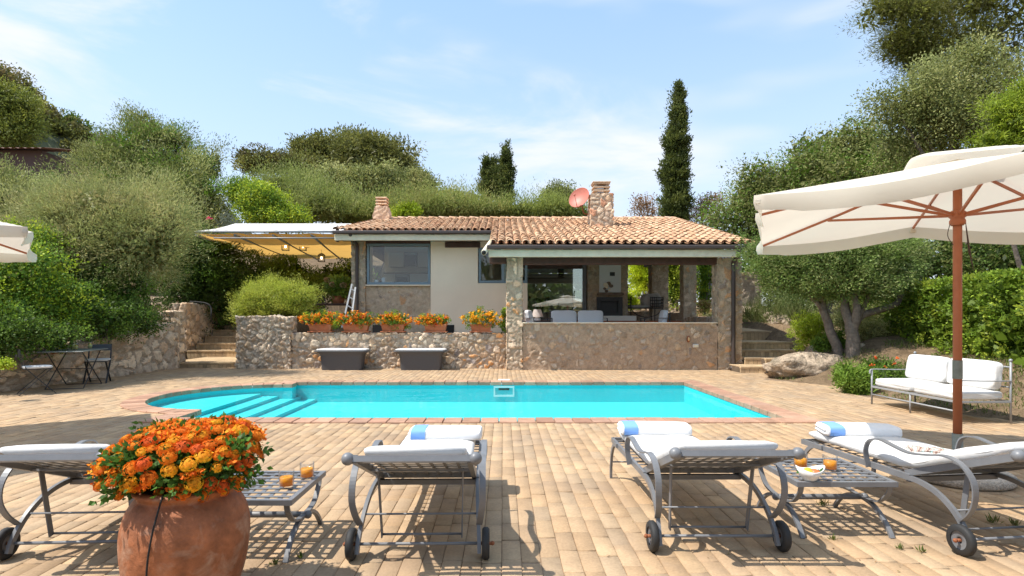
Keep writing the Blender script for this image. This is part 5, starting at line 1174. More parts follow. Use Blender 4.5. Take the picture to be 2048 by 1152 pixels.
# ------------------------------------------------------------------ veranda furniture
def vsofa(name, label, c, rz, L_, cat, cush):
    t = thing(name, label, cat, c, rz, 'white cushioned iron seats in the veranda'); I = MAT['iron_dark']; hw = .34; h = L_/2
    mb = MB(); mb.bx(-h, h, -hw, hw, .24, .27); mb.build('seat_frame', I, t)
    for s in (-1, 1):
        for q, z in ((-1, .58), (1, .80)): mb = MB(); mb.tube([(s*h, q*hw, 0), (s*h, q*hw, z)], .014, 8); mb.build('leg', I, t)
        mb = MB(); mb.bar(spline([(s*h, -hw, .50), (s*h, -hw+.03, .575), (s*h, 0, .585), (s*h, hw, .585)], 4), .03, .014); mb.build('arm_rail', I, t)
    mb = MB(); mb.tube([(-h, hw, .78), (h, hw, .78)], .014, 8); mb.build('back_rail', I, t)
    n = cush; w = L_/n
    for k in range(n):
        x = -h+w*(k+.5); pillow((x, -.02, .33), (w-.02, .62, .13), None, k).build('seat_cushion', MAT['cloth_pale'], t); pillow((x, .22, .60), (w-.04, .14, .42), Matrix.Rotation(R(-10), 3, 'X'), k+3, puff=.12).build('back_cushion', MAT['cloth_pale'], t)
    return t
vsofa('veranda_sofa', 'two seat sofa with white back cushions behind the veranda wall', (2.15, 16.3, .74), 0, 1.55, 'sofa', 2)
vsofa('veranda_armchair', 'white cushioned armchair at the left end of the veranda beside the lamp', (.95, 15.9, .74), R(78), .66, 'armchair', 1)
vsofa('veranda_armchair', 'armchair with leaning white pillow at the right end of the veranda', (4.25, 15.9, .74), R(-95), .66, 'armchair', 1)
t = thing('side_table', 'small side table under the white lamp in the veranda', 'side table', (.93, 16.75, .74)); mb = MB(); mb.bx(-.5, .5, -.2, .2, .46, .5, .01); mb.build('tabletop', MAT['iron_dark'], t)
for x in (-.45, .45): mb = MB(); mb.bx(x-.02, x+.02, -.18, .18, 0, .46); mb.build('leg', MAT['iron_dark'], t)
p = at(1075, 640, 16.6); t = thing('table_lamp', 'white table lamp with conical shade in the veranda', 'lamp', (p.x, 16.65, 1.24)); mb = MB(); mb.lathe([(.0001, 0), (.09, 0), (.10, .06), (.05, .14), (.03, .17), (.0001, .17)], seg=20); mb.build('base', MAT['ceramic'], t)
mb = MB(); mb.lathe([(.175, .12), (.105, .34)], seg=28); mb.build('lamp_shade', MAT['lamp_shade'], t)
t = thing('iron_bench', 'black iron garden bench with grey cushions at the back of the veranda', 'bench', (4.66, 18.7, 1.24), R(12)); I = MAT['iron_dark']; mb = MB(); mb.bx(-.62, .5, -.28, .28, .40, .43); mb.build('seat', I, t)
for s, a in ((-1, -.62), (1, .5)):
    mb = MB(); [mb.tube([(a, y, 0), (a, y, .78)], .016, 8) for y in (-.28, .28)]; [mb.tube([(a, -.28, z), (a, .28, z)], .012, 6) for z in (.5, .6, .7)]; mb.build('side_frame', I, t)
mb = MB(); [mb.tube([(.05, -.30, z), (.5, -.30, z)], .013, 6) for z in (.46, .56, .66, .76)]; [mb.tube([(.05+.075*k, -.30, .43), (.05+.075*k, -.30, .78)], .011, 6) for k in range(7)]; mb.build('arm_grille', I, t)
mb = MB(); mb.tube(spline([(-.6, -.25, .38), (-.4, -.25, .2), (-.05, -.25, .12), (.3, -.25, .2), (.48, -.25, .38)], 5), .014, 6); mb.build('apron_curve', I, t)
pillow((.12, -.02, .66), (.34, .42, .42), Matrix.Rotation(R(12), 3, 'Y'), 4, puff=.2).build('cushion', MAT['cloth_grey'], t); pillow((.34, .05, .68), (.30, .42, .45), Matrix.Rotation(R(-8), 3, 'Y'), 6, puff=.2).build('cushion', MAT['cloth_grey'], t); pillow((-.2, 0, .46), (.72, .5, .09), None, 7).build('seat_cushion', MAT['cloth_grey'], t)
# ornament above the fireplace
p = at(1217, 585, 18.1); t = thing('driftwood_ornament', 'driftwood ornament with shells standing on the fireplace mantel', 'ornament', (p.x, 18.10, 2.14)); rn = random.Random(3)
for k in range(7): mb = MB(); mb.ball((rn.uniform(-.12, .12), rn.uniform(-.02, .02), .05+.05*k*.8), rn.uniform(.03, .07), 8, (1.3, .6, 1)); mb.build('piece', MAT['plaster'] if k % 2 else MAT['wood'], t)
# dining room behind the glass door
t = thing('round_table', 'white dining table laid with cups inside the glass door', 'table', (1.45, 21.3, 1.27)); mb = MB(); mb.lathe([(.0001, .74), (.85, .74), (.85, .78), (.0001, .78)], seg=32); mb.build('tabletop', MAT['white_in'], t); mb = MB(); mb.lathe([(.3, 0), (.05, .08), (.05, .74)], seg=16); mb.build('pedestal', MAT['iron_dark'], t)
for k, (x, y, rz_, lab) in enumerate(((.75, 20.2, -60, 'arched iron chair inside the glass door, nearest the left pillar'), (1.4, 20.35, 0, 'arched iron chair in the middle inside the glass door'), (2.35, 20.9, 75, 'arched iron chair at the right inside the glass door'))): iron_chair(lab, (x, y, 1.27), R(rz_), 'arched iron chairs in the dining room')
rn = random.Random(6)
for k, x in enumerate((-.45, -.25, .2, .42)):
    t = thing('cup', ['orange cup at the left of the dining table', 'white cup left of centre on the dining table', 'orange cup right of centre on the dining table', 'white cup at the right of the dining table'][k], 'cup', (1.45+x, 21.0, 2.05), 0, 'cups on the dining table'); mb = MB(); mb.lathe([(.0001, 0), (.04, 0), (.06, .08), (.055, .08), (.0001, .02)], seg=14); mb.build('cup_body', MAT['ceramic'] if k % 2 else MAT['redwood'], t)
t = thing('wall_cupboard', 'long pale wall panel high up in the dining room', 'cupboard', (1.25, 23.4, 3.0)); mb = MB(); mb.bx(-1.3, 1.0, -.1, .1, 0, .62, .01); mb.build('door', MAT['white_in'], t); mb = MB(); mb.bx(-1.3, 1.25, .05, .12, -.02, .95); mb.build('recess', MAT['iron_dark'], t)
# barred gate at the far end of the right hand steps
p0, p1 = at(1408, 595, 27), at(1437, 524, 27); t = thing('iron_gate', 'grey blue barred iron gate seen through the veranda', 'gate', ((p0.x+p1.x)/2+.2, 27, p0.z)); w, h = .75, p1.z-p0.z+.3
mb = MB(); mb.bx(-w, w, .05, .08, 0, h); mb.build('panel', mat('blue_grey_panel', (.30, .34, .42), .6), t); mb = MB(); [mb.bx(-w+2*w*k/9-.015, -w+2*w*k/9+.015, -.02, .01, 0, h) for k in range(10)]; mb.build('bar', MAT['iron_dark'], t); 
for z in (0.02, h*.5, h-.06): mb = MB(); mb.bx(-w, w, .011, .03, z, z+.04); mb.build('rail', MAT['iron_dark'], t)
tag(stonework('stone_wall', [(9.0, 10.0, 22.0, 22.4, 1.0, 3.1)], s=.28, res=.05, depth=.04, pal=ST_PALE, seed=91), 'grey rubble wall half hidden by the olive tree near the gate', 'wall')
tag(stonework('stone_wall', [(4.8, 7.4, 24.4, 24.8, 1.0, 2.25)], s=.28, res=.05, depth=.04, pal=ST_PALE, seed=92), 'sunlit rubble wall seen through the back of the veranda', 'wall')
# ------------------------------------------------------------------ vegetation
def gz(x, y): return terr(x, y)
def T(name, label, cat, L, n, leaf, wd, cols, seed, bpx=None, r=.12, pf=None, **k):
    lb = lobes_px(L)
    if pf: lb = puffs(lb, *pf)

    bx_ = at(bpx, 600, L[0][2]).x if bpx else lb[0][0]; by = L[0][2]+.3; base = (bx_, by, gz(bx_, by)-.1)
    return tree(name, label, cat, base, lb, n, leaf, wd, cols, seed, r, tips=k.pop('tips', [(l[0], l[1], l[2]) for l in lobes_px(L)[:6]]), **k)
def S(name, label, L, n, leaf, wd, cols, seed, **k): return shrub(name, label, lobes_px(L), n, leaf, wd, cols, seed, **k)
# left group
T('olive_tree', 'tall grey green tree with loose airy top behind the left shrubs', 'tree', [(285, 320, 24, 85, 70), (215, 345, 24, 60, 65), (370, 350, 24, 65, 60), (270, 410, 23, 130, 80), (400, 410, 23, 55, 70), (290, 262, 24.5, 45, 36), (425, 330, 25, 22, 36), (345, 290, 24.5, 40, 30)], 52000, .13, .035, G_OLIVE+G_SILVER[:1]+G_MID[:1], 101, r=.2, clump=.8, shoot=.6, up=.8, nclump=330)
T('olive_tree', 'grey green tree cut off by the left edge above the tiled roof', 'tree', [(10, 395, 17, 70, 50), (-60, 400, 17, 100, 90), (60, 440, 16.5, 80, 60)], 22000, .12, .03, G_SILVER+G_OLIVE, 102, r=.15, clump=.5, shoot=.5, up=.6, nclump=420)
S('feathery_shrub', 'big sprawling silvery shrub with fine wispy branches on the left', [(220, 440, 13.4, 130, 75), (130, 435, 13.6, 85, 65), (280, 490, 13.0, 90, 70), (170, 510, 13.2, 130, 75), (325, 440, 13.2, 45, 42), (90, 490, 13.5, 75, 60)], 66000, .10, .013, G_SILVER+[(.15, .165, .085), (.21, .20, .13)], 103, clump=.42, shoot=.62, up=.5, nclump=620, tight=.8, inner=.14)
S('leafy_shrub', 'sunlit bright green leafy bush under the left parasol corner', [(40, 540, 11.0, 90, 70), (100, 600, 11.3, 80, 60), (10, 620, 10.6, 70, 50), (60, 480, 12, 60, 30), (-60, 590, 10.6, 90, 90)], 17000, .06, .034, G_MID+G_LIME+G_MID, 104, clump=.22, nclump=520)
S('leafy_shrub', 'dark mid green bush on top of the left retaining wall', [(200, 630, 12.2, 90, 52), (270, 640, 12.8, 50, 38), (150, 580, 12.8, 80, 50), (240, 585, 13, 70, 50)], 17000, .055, .03, G_MID+G_DARK, 105, clump=.2, nclump=480)
S('leafy_shrub', 'low dark bush at the left edge behind the white folding chair', [(40, 665, 10.2, 70, 45), (110, 670, 10.6, 50, 35), (-20, 680, 9.9, 60, 55)], 7000, .05, .03, G_DARK+G_MID, 106, clump=.2)
S('ground_plant', 'small lime green plant on the wall behind the cafe table', [(112, 692, 11.3, 14, 8)], 700, .04, .03, G_LIME, 107, clump=.1, cat='plant', stems=False)
S('ground_plant', 'small lime green succulent on the low wall at the left edge', [(8, 728, 9.0, 12, 6)], 400, .035, .03, G_LIME, 108, clump=.1, cat='plant', stems=False)
S('cypress_hedge', 'tall dark green conifer hedge left of the awning', [(430, 560, 19.0, 70, 85), (370, 545, 18.6, 60, 75), (490, 580, 20, 60, 75), (400, 500, 19, 60, 40), (540, 590, 21.5, 60, 70)], 40000, .11, .035, G_DARK+[(.05, .10, .02)], 109, clump=.35, shoot=.3, up=.6, nclump=900, cat='hedge')
S('leafy_shrub', 'yellow green bush rising behind the awning', [(520, 408, 23, 50, 46), (570, 434, 23, 40, 26), (485, 385, 23.5, 38, 32), (560, 442, 23, 55, 16)], 15000, .11, .05, G_LIME+G_MID+[(.13, .18, .03)], 110, clump=.35, nclump=420)
S('feathery_shrub', 'grey green heath shrub behind the left chimney', [(560, 390, 28, 70, 42), (640, 415, 27, 75, 34), (700, 428, 27, 65, 26), (600, 372, 29, 50, 26)], 26000, .17, .026, G_HEATH+G_SILVER[:1], 111, clump=.6, shoot=.8, up=1.3, nclump=600)
S('feathery_shrub', 'light green heath shrub above the left part of the tiled roof', [(810, 425, 27, 90, 30), (900, 420, 27.5, 90, 28), (960, 425, 28, 70, 24), (860, 410, 29, 60, 18)], 24000, .17, .026, G_HEATH+[(.16, .17, .08), (.18, .18, .09)], 112, clump=.5, shoot=.8, up=1.6, nclump=560)
S('feathery_shrub', 'light green heath shrub above the roof beside the satellite dish', [(1050, 425, 28, 60, 20), (1110, 422, 28, 50, 22), (1150, 430, 28, 45, 16), (1095, 412, 28.5, 25, 16)], 12000, .16, .026, G_HEATH+[(.15, .18, .06)], 113, clump=.45, shoot=.7, up=1.6, nclump=300)
S('leafy_shrub', 'vivid lime bush peeping over the roof right of the left chimney', [(812, 428, 25.5, 26, 20), (795, 436, 25.5, 18, 12)], 3000, .11, .06, G_LIME, 114, clump=.25)
T('umbrella_pine', 'broad domed stone pine on the hill behind the house', 'tree', [(700, 320, 62, 95, 38), (640, 310, 61, 50, 28), (770, 325, 62, 55, 34), (710, 300, 63, 60, 24), (680, 345, 60, 80, 24), (800, 340, 61, 32, 18)], 34000, .40, .14, [(.085, .095, .035), (.105, .11, .045), (.065, .075, .03)], 115, r=.35, clump=.95, nclump=900, tight=1, spread=.6, pf=(60, 1.0, 1.9, 5, .75), shell=.85)
T('grey_tree', 'rounded grey green tree right of the domed pine', 'tree', [(800, 372, 48, 55, 32), (830, 375, 48, 28, 28), (740, 380, 47, 60, 32), (690, 378, 47, 40, 28)], 22000, .28, .11, G_SILVER+G_OLIVE, 116, r=.2, clump=.7, nclump=500, pf=(40, .7, 1.3, 6))
T('dark_tree', 'small dark open tree on the skyline left of the domed pine', 'tree', [(545, 325, 50, 55, 22), (492, 312, 50, 20, 18), (590, 330, 50, 40, 16), (505, 330, 49, 25, 16)], 7000, .26, .11, G_PINE+[(.05, .045, .025)], 117, r=.15, clump=.8, nclump=130)
S('distant_trees', 'line of low olive coloured trees on the skyline above the roof', [(900, 402, 55, 50, 14), (840, 405, 54, 40, 12), (940, 410, 55, 35, 10)], 8000, .30, .12, G_PINE+G_OLIVE, 118, clump=1.0, nclump=160, cat='trees', stems=False)
def cypress(label, L, n, seed, D, leaf=.16, base_px=None):
    lb = lobes_px(L); x = lb[0][0]; t = thing('cypress', label, 'tree', (x, D, gz(x, D)-.1), 0, 'cypresses behind the house')
    V, C = foliage(lb, n, leaf, leaf*.36, G_CYP+[(.07, .085, .03)], seed, org=t.location, clump=.28, shoot=.30, up=1.6, nclump=n//34, inner=.2); quads('crown', V, C, t)
    mb = MB(); mb.tube([(0, 0, 0), (0, 0, max(1, lb[-1][2]-t.location.z))], .16, 8, scale=[1, .4]); mb.build('trunk', MAT['bark'], t)
cypress('very tall slim cypress rising above the right part of the roof', [(1351, 420, 30, 27, 60, 1), (1352, 350, 30, 26, 55, 1), (1354, 290, 30, 22, 45, 1), (1356, 240, 30, 15, 36, 1), (1358, 208, 30, 11, 26, 1), (1359, 184, 30, 7, 15, 1)], 26000, 121, 30)
cypress('shorter cypress on the right of the small pair behind the roof', [(1008, 390, 34, 18, 32, 1), (1010, 350, 34, 15, 35, 1), (1011, 318, 34, 9, 25, 1), (1002, 370, 34, 18, 30, 1)], 13000, 122, 34)
cypress('shorter cypress on the left of the small pair, bushier and broken', [(978, 375, 34.5, 19, 30, 1), (985, 345, 34.5, 14, 24, 1), (975, 330, 34.5, 10, 12, 1)], 8000, 123, 34.5)
T('round_tree', 'small round tree on the skyline left of the satellite dish', 'tree', [(1118, 388, 50, 26, 20), (1138, 396, 50, 14, 12), (1102, 392, 50, 14, 10)], 4200, .2, .1, [(.09, .11, .06), (.12, .135, .08)], 124, r=.1, clump=.6, nclump=90)
BR = [(.14, .085, .07), (.18, .11, .09), (.10, .07, .055), (.20, .14, .12)]
T('bare_tree', 'sparse reddish brown tree behind the roof between chimney and cypress', 'tree', [(1295, 420, 33, 28, 28), (1280, 408, 33, 14, 18)], 1500, .10, .07, BR, 125, r=.09, clump=.4, nclump=150, inner=.02, tips=[tuple(at(px, py, 33)) for px, py in ((1275, 400), (1290, 392), (1305, 398), (1318, 410), (1268, 418))])
T('bare_tree', 'sparse reddish brown tree right of the tall cypress', 'tree', [(1417, 430, 30, 30, 38), (1425, 405, 30, 18, 20), (1400, 420, 30, 16, 22)], 2600, .10, .07, BR, 126, r=.09, clump=.4, nclump=220, inner=.02, tips=[tuple(at(px, py, 30)) for px, py in ((1402, 400), (1415, 392), (1430, 388), (1442, 405), (1395, 425), (1440, 430))])
# right group
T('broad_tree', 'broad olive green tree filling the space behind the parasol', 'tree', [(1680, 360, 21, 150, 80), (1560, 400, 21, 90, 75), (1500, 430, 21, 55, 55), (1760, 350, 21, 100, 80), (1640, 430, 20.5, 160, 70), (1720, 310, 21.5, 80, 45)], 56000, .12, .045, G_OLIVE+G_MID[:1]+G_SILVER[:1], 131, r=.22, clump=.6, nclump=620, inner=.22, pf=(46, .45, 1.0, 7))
T('olive_tree', 'pale grey green tree with fine twigs above the parasol', 'tree', [(1900, 200, 17, 110, 75), (1840, 250, 17, 75, 45), (1970, 180, 17, 90, 70), (1800, 230, 17, 45, 40), (1960, 250, 17, 90, 50), (1900, 150, 17.3, 60, 45)], 36000, .105, .04, G_SILVER+G_OLIVE, 132, r=.16, clump=.5, nclump=420, tight=1.1, inner=.06, bpx=1930, pf=(30, .3, .7, 8))
T('pine_tree', 'tall dark pine leaning in from the upper right corner', 'tree', [(1900, 20, 20, 120, 60), (1820, 60, 20, 55, 40), (2000, 60, 20.5, 120, 90), (1800, 20, 20, 45, 35), (1880, 100, 20, 70, 45), (1840, 130, 20, 40, 35), (1960, -60, 21, 190, 80), (1790, 90, 20, 25, 14)], 46000, .16, .022, [(.075, .085, .028), (.11, .13, .03), (.055, .06, .025), (.085, .095, .035)], 133, r=.22, clump=.75, nclump=420, tight=.75, inner=.08, bpx=2080, pf=(30, .4, .9, 9, .6))
T('pine_tree', 'bright green young pine at the right edge above the parasol', 'tree', [(2030, 240, 13, 50, 50), (1985, 290, 13, 40, 18), (2060, 200, 13, 45, 45), (2045, 285, 13, 40, 22)], 9000, .12, .02, [(.12, .17, .02), (.16, .21, .03), (.09, .13, .02)], 134, r=.1, clump=.42, nclump=110, tight=.8, bpx=2110)
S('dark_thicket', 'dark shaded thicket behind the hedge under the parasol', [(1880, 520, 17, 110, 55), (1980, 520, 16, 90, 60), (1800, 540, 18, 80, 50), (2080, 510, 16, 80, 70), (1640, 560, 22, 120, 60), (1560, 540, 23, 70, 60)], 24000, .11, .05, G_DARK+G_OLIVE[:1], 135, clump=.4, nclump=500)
# olive beside the steps: trunks and limbs built to the photo
b1, b2 = at(1698, 730, 12.2), at(1690, 735, 12.5); t = thing('olive_tree', 'gnarled multi stemmed olive tree over the boulders by the steps', 'tree', (b1.x, 12.2, b1.z)); O_ = t.location.copy()
lb = lobes_px([(1640, 535, 12.6, 115, 50), (1555, 520, 12.8, 52, 34), (1740, 530, 12.4, 100, 60), (1700, 568, 12.2, 90, 32), (1600, 560, 12.6, 70, 28), (1790, 500, 12.6, 60, 40), (1530, 500, 13, 45, 30), (1660, 500, 12.8, 130, 40)])
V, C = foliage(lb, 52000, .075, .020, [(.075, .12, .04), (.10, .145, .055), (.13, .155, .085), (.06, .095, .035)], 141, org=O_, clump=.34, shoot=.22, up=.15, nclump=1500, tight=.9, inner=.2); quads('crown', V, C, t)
mb = MB()
def limb(pts, r0, r1): 
    s = spline([at(*p)-O_ for p in pts], 6); n = len(s); mb.tube([p+Vector((noise.noise(p*5)*.03, 0, 0)) for p in s], r0, 12, scale=[1+(r1/r0-1)*i/(n-1) for i in range(n)])
limb([(1708, 738, 12.2), (1706, 690, 12.2), (1702, 655, 12.2), (1692, 620, 12.3), (1688, 580, 12.4)], .165, .07)
limb([(1706, 665, 12.2), (1712, 630, 12.1), (1712, 600, 12.1), (1700, 560, 12.2)], .10, .05)
limb([(1704, 662, 12.2), (1722, 632, 12.25), (1765, 618, 12.3), (1795, 605, 12.4), (1805, 575, 12.5), (1825, 560, 12.6)], .09, .04)
limb([(1715, 640, 12.2), (1730, 610, 12.2), (1745, 570, 12.2)], .06, .03)
mb.build('trunk', MAT['bark'], t); mb = MB(); limb([(1688, 735, 12.5), (1672, 690, 12.5), (1655, 645, 12.55), (1645, 610, 12.6), (1635, 570, 12.7)], .115, .06); limb([(1648, 620, 12.6), (1620, 590, 12.6), (1600, 560, 12.7)], .06, .03); mb.build('trunk', MAT['bark'], t)
# hedge
def boxleaves(name, label, P0, P1, th, z0, z1, n, leaf, wd, cols, seed):
    rng = np.random.default_rng(seed); P0 = Vector(P0); P1 = Vector(P1); d = (P1-P0); Ln = d.length; u = d.normalized(); s = Vector((-u.y, u.x)); c = (P0+P1)/2
    t = thing(name, label, 'hedge', (c.x, c.y, z0)); K = 4200; a = rng.random(K)*Ln; top = rng.random(K) < .34
    w = np.where(top, rng.uniform(-th/2, th/2, K), np.where(rng.random(K) < .82, 1, -1)*th/2*(1+rng.normal(size=K)*.08)); z = np.where(top, z1-z0, rng.uniform(0, z1-z0, K)**1.0)
    z = z+.02*np.sin(a*2.1)*top; w = w+.035*np.sin(a*3.1+z*4); cols = np.array(cols)*np.array([2.3, 1.85, 1.4]); cc = cols[rng.integers(0, len(cols), K)]*rng.uniform(.75, 1.25, (K, 1))
    base = np.stack([P0.x+u.x*a+s.x*w-c.x, P0.y+u.y*a+s.y*w-c.y, z], 1); out_ = np.stack([s.x*np.sign(w)*(~top), s.y*np.sign(w)*(~top), .45+top*1.0], 1)
    ci = rng.integers(0, K, n); P = base[ci]+np.clip(rng.normal(size=(n, 3)), -1.5, 1.5)*np.array([.06, .06, .055]); P[:, 2] = np.minimum(P[:, 2], z1-z0+rng.uniform(-.05, .03, n)); D = unit(out_[ci]*.8+rng.normal(size=(n, 3))*.7); V = leafquads(rng, P, D, leaf, wd, None); C = cc[ci]*rng.uniform(.7, 1.3, (n, 1))
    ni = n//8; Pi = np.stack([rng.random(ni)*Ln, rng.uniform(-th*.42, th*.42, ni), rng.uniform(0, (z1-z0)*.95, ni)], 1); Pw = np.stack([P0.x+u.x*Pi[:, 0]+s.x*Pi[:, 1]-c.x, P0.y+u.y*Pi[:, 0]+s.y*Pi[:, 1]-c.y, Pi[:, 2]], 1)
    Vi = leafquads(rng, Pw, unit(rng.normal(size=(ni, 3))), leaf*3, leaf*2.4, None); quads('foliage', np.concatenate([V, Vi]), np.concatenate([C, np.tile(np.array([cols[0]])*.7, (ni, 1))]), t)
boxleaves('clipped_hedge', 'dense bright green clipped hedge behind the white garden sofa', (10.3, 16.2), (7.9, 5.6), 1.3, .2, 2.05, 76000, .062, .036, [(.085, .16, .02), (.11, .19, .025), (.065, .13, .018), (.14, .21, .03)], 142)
# bushes by the steps
S('round_bush', 'rounded bright lime green bush beside the right steps', [(1621, 664, 13.95, 34, 37, 1)], 6500, .045, .016, [(.15, .21, .02), (.18, .24, .03), (.12, .17, .02)], 143, clump=.12, shoot=.08, nclump=320)
S('silver_shrub', 'silvery grey shrub behind the olive trunks', [(1740, 668, 13.4, 35, 30), (1700, 640, 13.8, 40, 35), (1762, 640, 14, 30, 30)], 7500, .06, .014, [(.24, .26, .17), (.28, .29, .21), (.18, .20, .12)], 144, clump=.2, shoot=.15, up=.8)
S('leafy_shrub', 'small green bush left of the olive trunks above the boulder', [(1668, 682, 12.8, 26, 22), (1640, 690, 13, 14, 14)], 2600, .045, .025, G_MID, 145, clump=.12)
S('oleander', 'young oleander with narrow leaves at the edge of the deck', [(1702, 762, 10.0, 30, 30), (1690, 745, 10.1, 20, 22), (1725, 770, 9.9, 22, 24)], 2200, .095, .018, [(.10, .17, .04), (.13, .20, .05), (.08, .13, .03)], 146, clump=.14, up=1.0, spread=.5)
S('leafy_shrub', 'low green planting between oleander and white sofa', [(1780, 755, 10.2, 50, 18), (1850, 770, 9.4, 50, 16), (1760, 735, 10.8, 40, 14)], 4200, .06, .022, G_MID+G_DARK, 147, clump=.16, up=.8, zmin=.1)
S('grey_shrub', 'dark grey green shrub above the rocks along the right path', [(1590, 615, 17.5, 35, 26), (1560, 600, 18.5, 40, 28), (1620, 600, 18, 40, 34)], 8000, .07, .022, [(.07, .10, .045), (.10, .13, .07)], 148, clump=.22)
def tufts(name, label, spots, seed, cols, h=.3, cat='grass tuft', group=None):
    for i, (x, y, z, hh, lab) in enumerate(spots):
        rng = np.random.default_rng(seed+i); n = int(90*hh/.3)+14; P = np.stack([rng.normal(size=n)*hh*.24, rng.normal(size=n)*hh*.24, np.zeros(n)], 1); D = unit(rng.normal(size=(n, 3))*.42+np.array([0, 0, 1.1])); V = leafquads(rng, P, D, hh, .006+.012*hh, None)
        o = quads(name, V, np.array(cols)[rng.integers(0, len(cols), n)]*rng.uniform(.7, 1.2, (n, 1))); o.location = (x, y, z); tag(o, lab, cat, group)
A1, A2, A3, A4 = at(1490, 600, 19), at(1520, 622, 17.8), at(1555, 628, 16.8), at(1530, 605, 19)
tufts('ornamental_grass', '', [(8.15, 18.4, gz(8.15, 18.4), .75, 'ornamental grass clump nearest the top of the right path'), (8.3, 17.2, gz(8.3, 17.2), .7, 'ornamental grass clump in the middle beside the right path'), (8.4, 16.2, gz(8.4, 16.2), .65, 'ornamental grass clump nearest the round lime bush'), (8.9, 19.3, gz(8.9, 19.3), .8, 'ornamental grass clump farthest back near the stone wall')], 150, [(.16, .19, .05), (.20, .20, .07), (.10, .14, .03)])
w = [(at(1950, 1042, 1)), ]
WG = [gd(600, 1116), gd(1985, 1046), gd(1645, 1012), gd(1665, 1080), gd(1800, 1098), gd(1845, 1105), gd(548, 1130), gd(2030, 1052)]
labs = ['tiny weed in a joint right of the pot', 'grass tuft on the bricks under the rightmost lounger', 'weed in the shadow of the fruit bowl table', 'dry weed in front of the fruit bowl table', 'small weed left of the right lounger wheel', 'small weed nearest the camera on the right', 'tiny weed against the big pot', 'grass tuft at the right edge of the deck']
tufts('weed', '', [(p.x, p.y, 0, h, l) for p, h, l in zip(WG, (.035, .06, .06, .035, .03, .035, .035, .05), labs)], 160, [(.10, .18, .03), (.16, .20, .04), (.22, .20, .08)], cat='weed')
# rosemary in the raised bed, rear plants
S('rosemary_bush', 'big light green rosemary bush spilling over the raised wall', [(545, 602, 15.9, 55, 36), (590, 600, 16.0, 48, 34), (505, 610, 15.8, 38, 36), (480, 630, 15.5, 18, 30), (540, 585, 16.3, 45, 28)], 26000, .07, .012, [(.20, .24, .05), (.24, .28, .07), (.16, .20, .045), (.22, .25, .08)], 171, clump=.22, shoot=.22, up=1.0, nclump=700)
S('shade_plants', 'leafy plants in the shade under the awning', [(600, 590, 21, 60, 40), (660, 560, 23, 45, 30), (700, 560, 24, 40, 40), (580, 550, 22.5, 40, 35)], 9000, .12, .06, G_MID+G_DARK, 172, clump=.3)
S('vivid_bush', 'vivid yellow green bush seen through the rear of the veranda', [(1285, 555, 25, 28, 34), (1330, 560, 26, 30, 40), (1262, 602, 23, 16, 22), (1292, 520, 25, 30, 30)], 15000, .11, .035, [(.26, .32, .02), (.30, .36, .03), (.20, .27, .02)], 173, clump=.3, shoot=.3, up=1.5)
S('climbing_plant', 'leafy climber growing by the right rear pillar of the veranda', [(1345, 540, 21.5, 14, 40), (1347, 580, 21.5, 12, 30), (1347, 500, 21.5, 14, 30)], 3500, .08, .05, G_LIME+G_MID, 174, clump=.2)
S('climbing_plant', 'leafy climber next to the barred gate', [(1412, 550, 21, 14, 40), (1408, 590, 21, 10, 30), (1412, 510, 21, 16, 25)], 3500, .08, .05, G_MID+G_LIME[:1], 175, clump=.2)
S('ground_plant', 'small flowering plant beside the low side wall of the veranda', [(1410, 612, 19, 18, 14)], 900, .06, .02, [(.2, .22, .08), (.25, .18, .12)], 176, clump=.12, cat='plant')
S('climbing_plant', 'small leafy vine on the left side of the veranda pillar', [(1009, 632, 15.0, 7, 20), (1008, 655, 15.0, 8, 12)], 500, .045, .03, G_MID+G_LIME[:1], 177, clump=.08)
S('garden_trees', 'green trees behind the barred gate and veranda', [(1420, 540, 36, 60, 70), (1330, 560, 38, 80, 60), (1480, 560, 34, 60, 60)], 12000, .2, .09, G_DARK+G_MID, 178, clump=.7, cat='trees')
# boulders
def rock(label, c, d, seed, rz=0, name='boulder', group=None):
    rn = random.Random(seed); mb = MB(); mb.smooth = True; nu, nv = 44, 26; so = Vector((seed*3.1, seed*1.7, 0))
    def f(u, v):
        th = 2*PI*u; ph = PI*v; p = Vector((math.cos(th)*math.sin(ph), math.sin(th)*math.sin(ph), -math.cos(ph)))
        r = 1+.30*noise.noise(p*1.3+so)+.16*noise.noise(p*3+so)+.07*noise.noise(p*7+so)+.04*noise.noise(p*15+so)+.06*abs(noise.noise(Vector((p.x*2, p.y*2, p.z*7))+so))
        q = p*r; m_ = max(abs(q.x), abs(q.y), abs(q.z)); q = q*(1-.12*m_); return Vector((q.x*d[0]/2, q.y*d[1]/2, q.z*d[2]/2))
    mb.grid(f, nu, nv); o = mb.build(name, MAT['boulder'], None, c); o.rotation_euler = (rn.uniform(-.1, .1), rn.uniform(-.1, .1), rz); return tag(o, label, 'rock', group)
rock('large sloping limestone boulder at the foot of the olive tree', (6.95, 12.55, .14), (2.5, 1.3, .85), 1, R(8))
rock('boulder behind the olive trunks on the right side', (8.05, 12.7, .38), (1.3, 1.0, .75), 2, R(20))
rock('small grey rock standing on the lowest right step', (5.63+.55, 12.75, .11), (.60, .42, .34), 3)
rock('upright rock below the round lime bush', (7.42, 13.55, .45), (.42, .4, .52), 4); rock('flat rock right of the upright rock', (7.85, 13.5, .5), (.7, .4, .40), 5)
